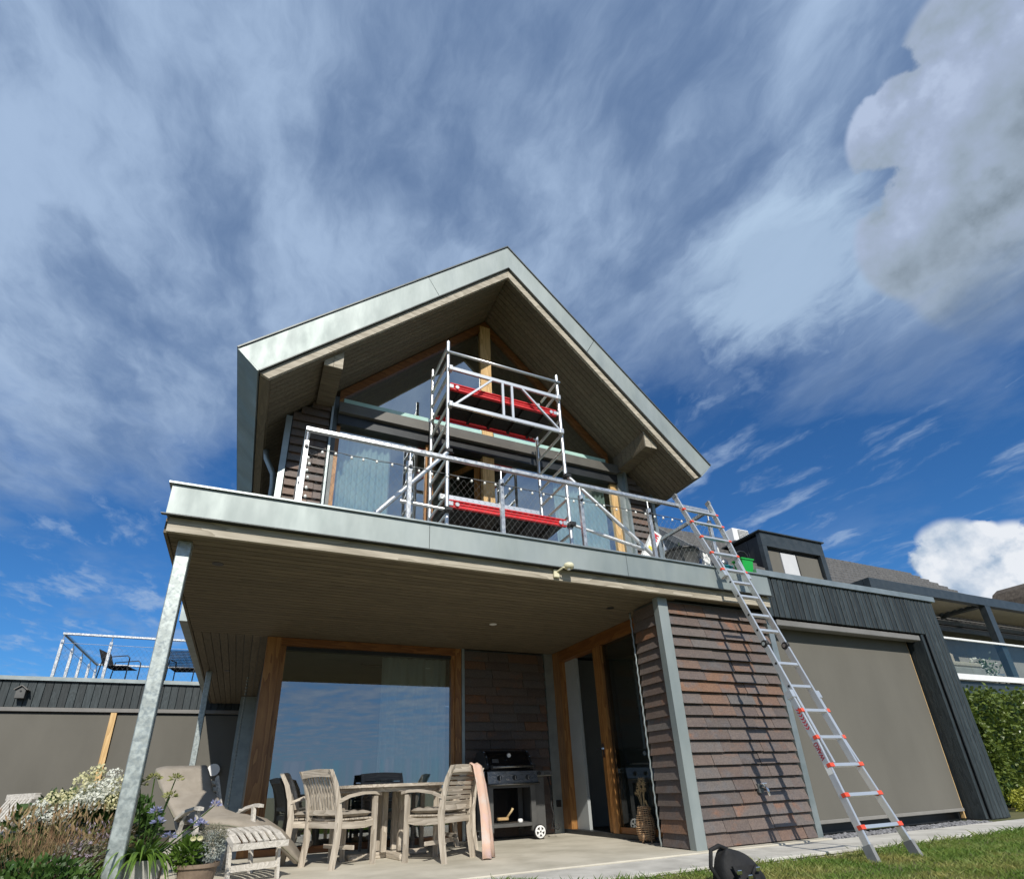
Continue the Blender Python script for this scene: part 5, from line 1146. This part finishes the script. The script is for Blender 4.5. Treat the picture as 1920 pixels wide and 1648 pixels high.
MB().bbox(14.08, 14.82, 11.9, 12.25, 7.92, 8.40, .02).build('casing', 'bright_white', ac); MB().box(14.30, 14.78, 11.885, 11.899, 7.97, 8.35).build('grille', 'grey_felt', ac)
for i in range(7): MB().box(14.31, 14.77, 11.870, 11.884, 7.99 + .05 * i, 8.005 + .05 * i).build('louvre', 'bright_white', ac)
for x in (14.15, 14.7): MB().box(x, x + .08, 11.95, 12.2, 7.842, 7.92).build('foot', 'black_metal', ac)
# upper terrace with pergola
MB().box(13.9, 26, 8.02, 12, 2.36, 2.70).build('terrace_slab', 'anthracite', nh); MB().box(13.95, 26, 8.4, 9.3, 0, 2.35).build('terrace_wall', 'siding_grey', nh)
MB().box(14.0, 26, 11.5, 11.7, 2.71, 5.0).build('terrace_back_wall', 'wall_light', nh); MB().box(14.6, 15.8, 11.46, 11.499, 2.75, 4.6).build('terrace_door', 'black_metal', nh)
pg = thing('pergola', 'anthracite aluminium pergola with louvred roof on the neighbouring terrace', 'pergola', (17, 9.5, 2.7))
for x0, x1, y0, y1 in ((13.9, 26, 8.0, 8.16), (13.9, 26, 11.3, 11.45), (13.9, 14.05, 8.17, 11.29), (18.95, 19.2, 8.17, 11.29)):
    MB().box(x0, x1, y0, y1, 4.93, 5.19).build('beam', 'anthracite', pg)
for x, y in ((18.93, 8.005), (13.91, 8.005), (18.93, 11.2), (13.91, 11.2)): MB().box(x, x + .26, y, y + .16, 2.705, 4.929).build('post', 'anthracite', pg)
for x0, x1 in ((14.06, 18.94), (19.21, 26)):
    for i in range(17): y = 8.2 + .18 * i; MB().bar((x0, y + .07, 5.03), (x1, y + .07, 5.03), .17, .02, (0, .25, 1)).build('louvre', 'louvre_tan', pg)
gb = thing('glass_balustrade', 'clear glass balustrade with white rails on the neighbouring terrace', 'balustrade', (18, 7.98, 2.5))
for x0, x1 in ((13.95, 16.9), (16.92, 19.9), (19.92, 23)): MB().box(x0, x1, 7.95, 7.965, 2.86, 3.75).build('glass_panel', 'rail_glass', gb)
MB().box(13.9, 23, 7.93, 7.985, 3.751, 3.80).build('top_rail', 'bright_white', gb); MB().box(13.9, 23, 7.92, 8.0, 2.71, 2.855).build('base_rail', 'bright_white', gb)
sf = thing('outdoor_sofa', 'grey outdoor sofa behind the glass balustrade', 'sofa', (17.6, 9.2, 2.7))
MB().bbox(16.7, 18.3, 8.3, 9.0, 2.75, 3.15, .03).build('base', 'siding_grey', sf); MB().bbox(16.7, 18.3, 8.92, 9.1, 3.16, 3.72, .05).build('back', 'cushion', sf); MB().bbox(16.75, 18.25, 8.32, 8.90, 3.155, 3.3, .04).build('seat_cushion', 'cushion', sf)
for x, lb in ((16.3, 'white terrace chair behind the glass balustrade, by the dark corner boards'), (19.9, 'white terrace chair behind the glass balustrade, right of the pergola post')):
    t = thing('terrace_chair', lb, 'chair', (x, 8.9, 2.7), group='white chairs on the neighbouring terrace')
    MB().bbox(x - .22, x + .22, 8.7, 9.1, 3.10, 3.15, .01).build('seat', 'bright_white', t); MB().bbox(x - .22, x + .22, 9.08, 9.12, 3.16, 3.55, .01).build('back', 'bright_white', t)
    for a in (-.2, .17):
        for c in (8.72, 9.07): MB().box(x + a, x + a + .03, c, c + .03, 2.702, 3.099).build('leg', 'black_metal', t)
fp = thing('potted_flowers', 'potted white flowers behind the glass balustrade', 'potted plant', (18.75, 8.5, 2.7))
MB().lathe([(.15, 2.702), (.2, 3.0), (.19, 3.0)], (18.5, 8.45, 0), 16).build('pot', 'stone_pot', fp, smooth=True)
c = rng.normal(0, .13, (260, 3)) + np.array([18.5, 8.45, 3.16]); quads(leaves(c, .09, .05), 'foliage', 'leaf_green', fp)
c = rng.normal(0, .14, (120, 3)) + np.array([18.5, 8.42, 3.20]); quads(leaves(c, .07, .06), 'flowers', 'petal_white', fp)
# far thatched house
fh = thing('thatched_house', 'thatched roof with dark gable window at the far right', 'house', (40, 14.5, 0))
ths = [(36.3, 6.6), (36.45, 8.0), (36.75, 8.9), (37.2, 9.45), (37.9, 9.8), (38.9, 9.85), (40.5, 9.65), (43, 8.9), (47, 7.2), (47, 6.4), (43, 8.0), (40.5, 8.75), (38.6, 8.85), (37.9, 8.4), (37.4, 7.2), (37.3, 6.6)]
MB().prism(ths, 'y', 13.6, 15.2).build('thatch', 'thatch', fh)
MB().prism([(37.35, 0), (47, 0), (47, 6.3), (43, 7.95), (40.5, 8.7), (38.6, 8.8), (37.95, 8.35), (37.45, 7.2)], 'y', 14.0, 15.1).build('gable_wall', 'black_metal', fh)
MB().box(39.2, 41.0, 13.93, 13.99, 6.0, 8.1).build('window', 'wall_light', fh)

# ================================================================== PLANTS
def shell_points(n, c, r, lo=.6):
    d = unit(rng.normal(size=(n, 3))); k = rng.uniform(lo, 1, (n, 1)) ** .6; return np.array(c) + d * k * np.array(r), d
# hedge right of the annex: box of leaves round a dark twiggy core
hg_ = thing('hedge', 'tall clipped green hedge right of the annex', 'hedge', (14.5, 6.9, 0))
n = 15000; u = rng.uniform(size=n); x = rng.uniform(12.75, 18.0, n); y = np.where(rng.uniform(size=n) < .55, 6.35 + rng.exponential(.10, n), rng.uniform(6.35, 7.6, n)); z = np.where(y < 6.9, rng.uniform(.05, 2.12, n), 2.12 - rng.exponential(.08, n))
lf = rng.uniform(size=n) < .22; x = np.where(lf, 12.75 + rng.exponential(.1, n), x)
bump_ = .10 * np.sin(x * 5 + z * 3) + .07 * np.sin(x * 11 - z * 7) + .05 * np.sin(z * 13)
c = np.stack([x + rng.normal(0, .03, n), y + bump_ * (y < 6.9), z * (1 + .035 * np.sin(x * 4.3) + .02 * np.sin(x * 9.7))], 1)
dd = rng.normal(size=(n, 3)) + np.array([-.3, -.9, .2]); quads(leaves(c, rng.uniform(.07, .12, n), rng.uniform(.045, .07, n), dd, rng.normal(size=(n, 3)) + np.array([0, -.6, 1.0])), 'foliage', 'leaf_hedge', hg_, kind='stuff')
MB().box(12.95, 18, 6.62, 7.5, 0, 1.95).build('core', 'leaf_dark', hg_)
ys_ = thing('yellow_shrub', 'low yellow green shrub at the foot of the hedge', 'shrub', (12.9, 5.9, 0))
c, d = shell_points(1500, (13.1, 5.95, .10), (.75, .25, .25), .5); c[:, 2] = np.maximum(c[:, 2], -.03); quads(leaves(c, .05, .035), 'foliage', 'leaf_yellow', ys_, kind='stuff'); MB().tube([(13.1, 5.95, -.06), (13.1, 5.95, .1)], .02, 6).build('stem', 'bark', ys_)

# hydrangea with white and cream heads
hy = thing('hydrangea', 'hydrangea bush with white and cream flower heads', 'flowering shrub', (-1.25, 6.45, 0))
c, d = shell_points(1500, (-1.28, 6.5, .40), (.48, .36, .38), .35); c[:, 2] = np.maximum(c[:, 2], .05)
quads(leaves(c, rng.uniform(.07, .12, 1500), rng.uniform(.05, .075, 1500), d + rng.normal(0, .5, (1500, 3)) + np.array([0, 0, .1]), np.tile([0, -.3, 1.0], (1500, 1)) + rng.normal(0, .4, (1500, 3))), 'foliage', 'leaf_green', hy, kind='stuff')
heads = []
for mt in ('petal_white', 'petal_cream'):
    n = 120; c, d = shell_points(n, (0, 0, 0), (.075, .075, .085), .75); me = quads(leaves(c, .026, .030, rng.normal(size=(n, 3)), d), 'flower_head', mt); heads.append(me.data); bpy.data.objects.remove(me)
HP = [(-1.24, 6.2, .86, 1), (-1.07, 6.2, .83, 0), (-1.15, 6.25, .76, 0), (-1.01, 6.15, .78, 0), (-.95, 6.2, .83, 1), (-.97, 6.15, .69, 1), (-1.09, 6.15, .68, 0), (-1.2, 6.2, .69, 0), (-1.03, 6.2, .88, 0), (-1.39, 6.2, .68, 1), (-1.32, 6.2, .72, 1), (-1.48, 6.2, .62, 0), (-1.43, 6.15, .66, 0), (-1.27, 6.15, .64, 0), (-1.23, 6.2, .70, 0), (-1.18, 6.3, .90, 1), (-1.12, 6.15, .74, 0), (-.92, 6.3, .74, 0), (-1.53, 6.25, .57, 0), (-1.34, 6.1, .60, 0)]
for x, y, z, k in HP:
    o = link('flower_head', heads[k], hy); s = random.uniform(.70, 1.0); x += random.uniform(-.035, .035); z += random.uniform(-.03, .035); o.matrix_basis = Matrix.Translation((x, y, z)) @ Euler((random.random(), random.random(), random.random() * 6)).to_matrix().to_4x4() @ Matrix.Scale(s, 4)
    MB().tube([(-1.25 + (x + 1.25) * .4, 6.5, .1), (x, y + .04, z - .05)], .004, 5).build('stem', 'leaf_green', hy)

def clump(name, label, cat, c, r, n, h, mat, wd=.004, lean=.5, group=None, tips=None):
    t = thing(name, label, cat, (c[0], c[1], 0), group=group); q = []
    for i in range(n):
        a, k = rng.uniform(0, 6.28), math.sqrt(rng.uniform()) * r; b = (c[0] + k * math.cos(a), c[1] + k * math.sin(a) * .7, .02)
        dv_ = (math.cos(a) * lean * k / r + rng.normal(0, .16), math.sin(a) * lean * k / r + rng.normal(0, .16), 1.0); q += strap(b, dv_, h * rng.uniform(.40, 1.05), wd, rng.uniform(.1, .9), 3)
    quads(q, 'blades', mat, t, kind='stuff')
    if tips:
        mt, m_, ln = tips; cc_, d_ = [], []
        for i in range(m_):
            a, k = rng.uniform(0, 6.28), math.sqrt(rng.uniform()) * r * 1.15; cc_.append((c[0] + k * math.cos(a), c[1] + .7 * k * math.sin(a), h * rng.uniform(.45, 1.05))); d_.append((rng.normal(0, .35), rng.normal(0, .35), 1))
        quads(leaves(np.array(cc_), ln, ln * .22, np.array(d_)), 'plumes', mt, t, kind='stuff')
    return t
clump('ornamental_grass', 'reddish brown ornamental grass in the left corner', 'ornamental grass', (-1.20, 5.45), .30, 900, .62, 'brown_grass', .0045, .6, tips=('brown_grass', 520, .06))
clump('ornamental_grass', 'reddish brown ornamental grass at the left picture edge', 'ornamental grass', (-1.66, 5.8), .30, 1000, .36, 'brown_grass', .005, .45, tips=('brown_grass', 600, .05))
clump('ornamental_grass', 'tawny grass tuft in front of the hydrangea', 'ornamental grass', (-.98, 5.75), .18, 500, .50, 'brown_grass', .004, .5, tips=('petal_mauve', 220, .04))
def bush(name, label, c, r, n, l, mat, flower=None, dirz=.3):
    t = thing(name, label, 'shrub', (c[0], c[1], 0)); p, d = shell_points(n, c, r, .3); p[:, 2] = np.maximum(p[:, 2], .02)
    quads(leaves(p, rng.uniform(.7, 1.2, n) * l, rng.uniform(.4, .6, n) * l, d + rng.normal(0, .6, (n, 3)) + np.array([0, 0, dirz])), 'foliage', mat, t, kind='stuff')
    if flower:
        mt, m_, s = flower; p, d = shell_points(m_, c, np.array(r) * 1.05, .85); p[:, 2] = np.maximum(p[:, 2], c[2]); quads(leaves(p, s, s * .8, rng.normal(size=(m_, 3)), d), 'flowers', mt, t, kind='stuff')
    MB().tube([(c[0], c[1], 0), (c[0], c[1], c[2])], .01, 6).build('stem', 'bark', t); return t
bush('garden_shrub', 'dark leafy shrub behind the galvanised post', (-.95, 6.9, .38), (.32, .3, .35), 1500, .075, 'leaf_green')
bush('sedum', 'mauve flowering sedum beside the galvanised post', (-.98, 5.35, .26), (.17, .15, .16), 900, .05, 'leaf_grey', ('petal_mauve', 300, .03))
bush('garden_shrub', 'low green plants at the bottom left corner', (-1.10, 4.95, .16), (.35, .2, .20), 1700, .05, 'leaf_green', ('petal_white', 22, .025))
bush('garden_shrub', 'bushy green plants low at the left picture edge', (-1.55, 5.2, .22), (.30, .25, .24), 1500, .06, 'leaf_dark')
bush('garden_shrub', 'thin green shrub left of the hydrangea', (-1.75, 6.5, .16), (.35, .3, .20), 1000, .06, 'leaf_green')
# agapanthus in a square stone pot
ag = thing('agapanthus', 'agapanthus with strap leaves and blue flower heads in the square pot', 'flowering plant', (-.58, 5.35, .25)); q = []
for i in range(120):
    a = rng.uniform(0, 6.28); k = rng.uniform(.01, .09); el = rng.uniform(.35, 1.6); q += strap((-.58 + k * math.cos(a), 5.35 + k * math.sin(a), .255), (math.cos(a), math.sin(a), el), rng.uniform(.30, .52), rng.uniform(.018, .030), rng.uniform(1.6, 3.2), 8)
quads(q, 'strap_leaves', 'leaf_bright', ag, kind='stuff')
def umbel(top, mat, n, rr, ln, wd):
    MB().tube([(-.58 + (top[0] + .58) * .12, 5.35, .26), (-.58 + (top[0] + .58) * .6, 5.35 + (top[1] - 5.35) * .5, .26 + (top[2] - .26) * .55), top], .0045, 6).build('stalk', 'leaf_green', ag)
    d = unit(rng.normal(size=(n, 3))); d[:, 2] = np.abs(d[:, 2]) * .9 - .15; c = np.array(top) + d * rr * rng.uniform(.35, .8, (n, 1)); quads(leaves(c, ln, wd, d), 'flower_head', mat, ag)
for tpz in ((-.665, 5.2, .79), (-.58, 5.2, .83), (-.44, 5.2, .82), (-.455, 5.2, .70)): umbel(tpz, 'seed_green', 70, .05, .028, .013)
for tpz in ((-.142, 5.2, .625), (-.25, 5.15, .52), (-.21, 5.2, .50), (-.53, 5.25, .60), (-.50, 5.2, .53), (-.40, 5.15, .43)): umbel(tpz, 'petal_blue', 46, .042, .030, .010)
sp_ = thing('square_planter', 'square grey stone planter at the foot of the galvanised post', 'planter', (-.58, 5.35, 0))
b = MB(); lv = [(.125, 0.0), (.155, .275), (.155, .285), (.14, .285), (.135, .25)]
for r_, z in lv: b.v += [(-.58 - r_, 5.35 - r_, z), (-.58 + r_, 5.35 - r_, z), (-.58 + r_, 5.35 + r_, z), (-.58 - r_, 5.35 + r_, z)]
for i in range(4):
    for j in range(4): b.f.append((i * 4 + j, i * 4 + (j + 1) % 4, i * 4 + 4 + (j + 1) % 4, i * 4 + 4 + j))
b.f.append((3, 2, 1, 0)); b.build('body', 'stone_pot', sp_); MB().box(-.71, -.45, 5.22, 5.48, .235, .255).build('soil', 'soil', sp_)
rp = thing('round_planter', 'round brown planter in front of the lounger', 'planter', (-.19, 5.25, 0))
MB().lathe([(.10, 0), (.135, .21), (.150, .215), (.150, .24), (.135, .24), (.125, .20)], (-.19, 5.25, 0), 26).build('body', 'brown_pot', rp, smooth=False); MB().lathe([(.124, .19), (.124, .215)], (-.19, 5.25, 0), 20).build('soil', 'soil', rp)
sv = thing('silver_plant', 'silver leaved cushion plant with cream flowers in the round planter', 'plant', (-.19, 5.25, .2))
p, d = shell_points(1500, (-.13, 5.24, .34), (.10, .10, .10), .4); quads(leaves(p, .025, .008, d + rng.normal(0, .5, (1500, 3))), 'silver_foliage', 'leaf_silver', sv, kind='stuff')
p, d = shell_points(900, (-.12, 5.26, .42), (.10, .10, .07), .4); quads(leaves(p, .03, .006, d + rng.normal(0, .5, (900, 3))), 'dry_foliage', 'leaf_grey', sv, kind='stuff')
p, d = shell_points(420, (-.26, 5.22, .31), (.09, .09, .09), .3); quads(leaves(p, .06, .03, d + rng.normal(0, .4, (420, 3))), 'green_foliage', 'leaf_bright', sv, kind='stuff')
for x, z in ((-.245, .41), (-.20, .41)):
    c = np.repeat(np.array([[x, 5.16, z]]), 16, 0); a = np.linspace(0, 6.28, 16, endpoint=False); dd = np.stack([np.cos(a), -.6 + 0 * a, np.sin(a) * .7], 1); quads(leaves(c, .026, .014, dd, np.tile([0, -1., .6], (16, 1))), 'daisy', 'petal_cream', sv)
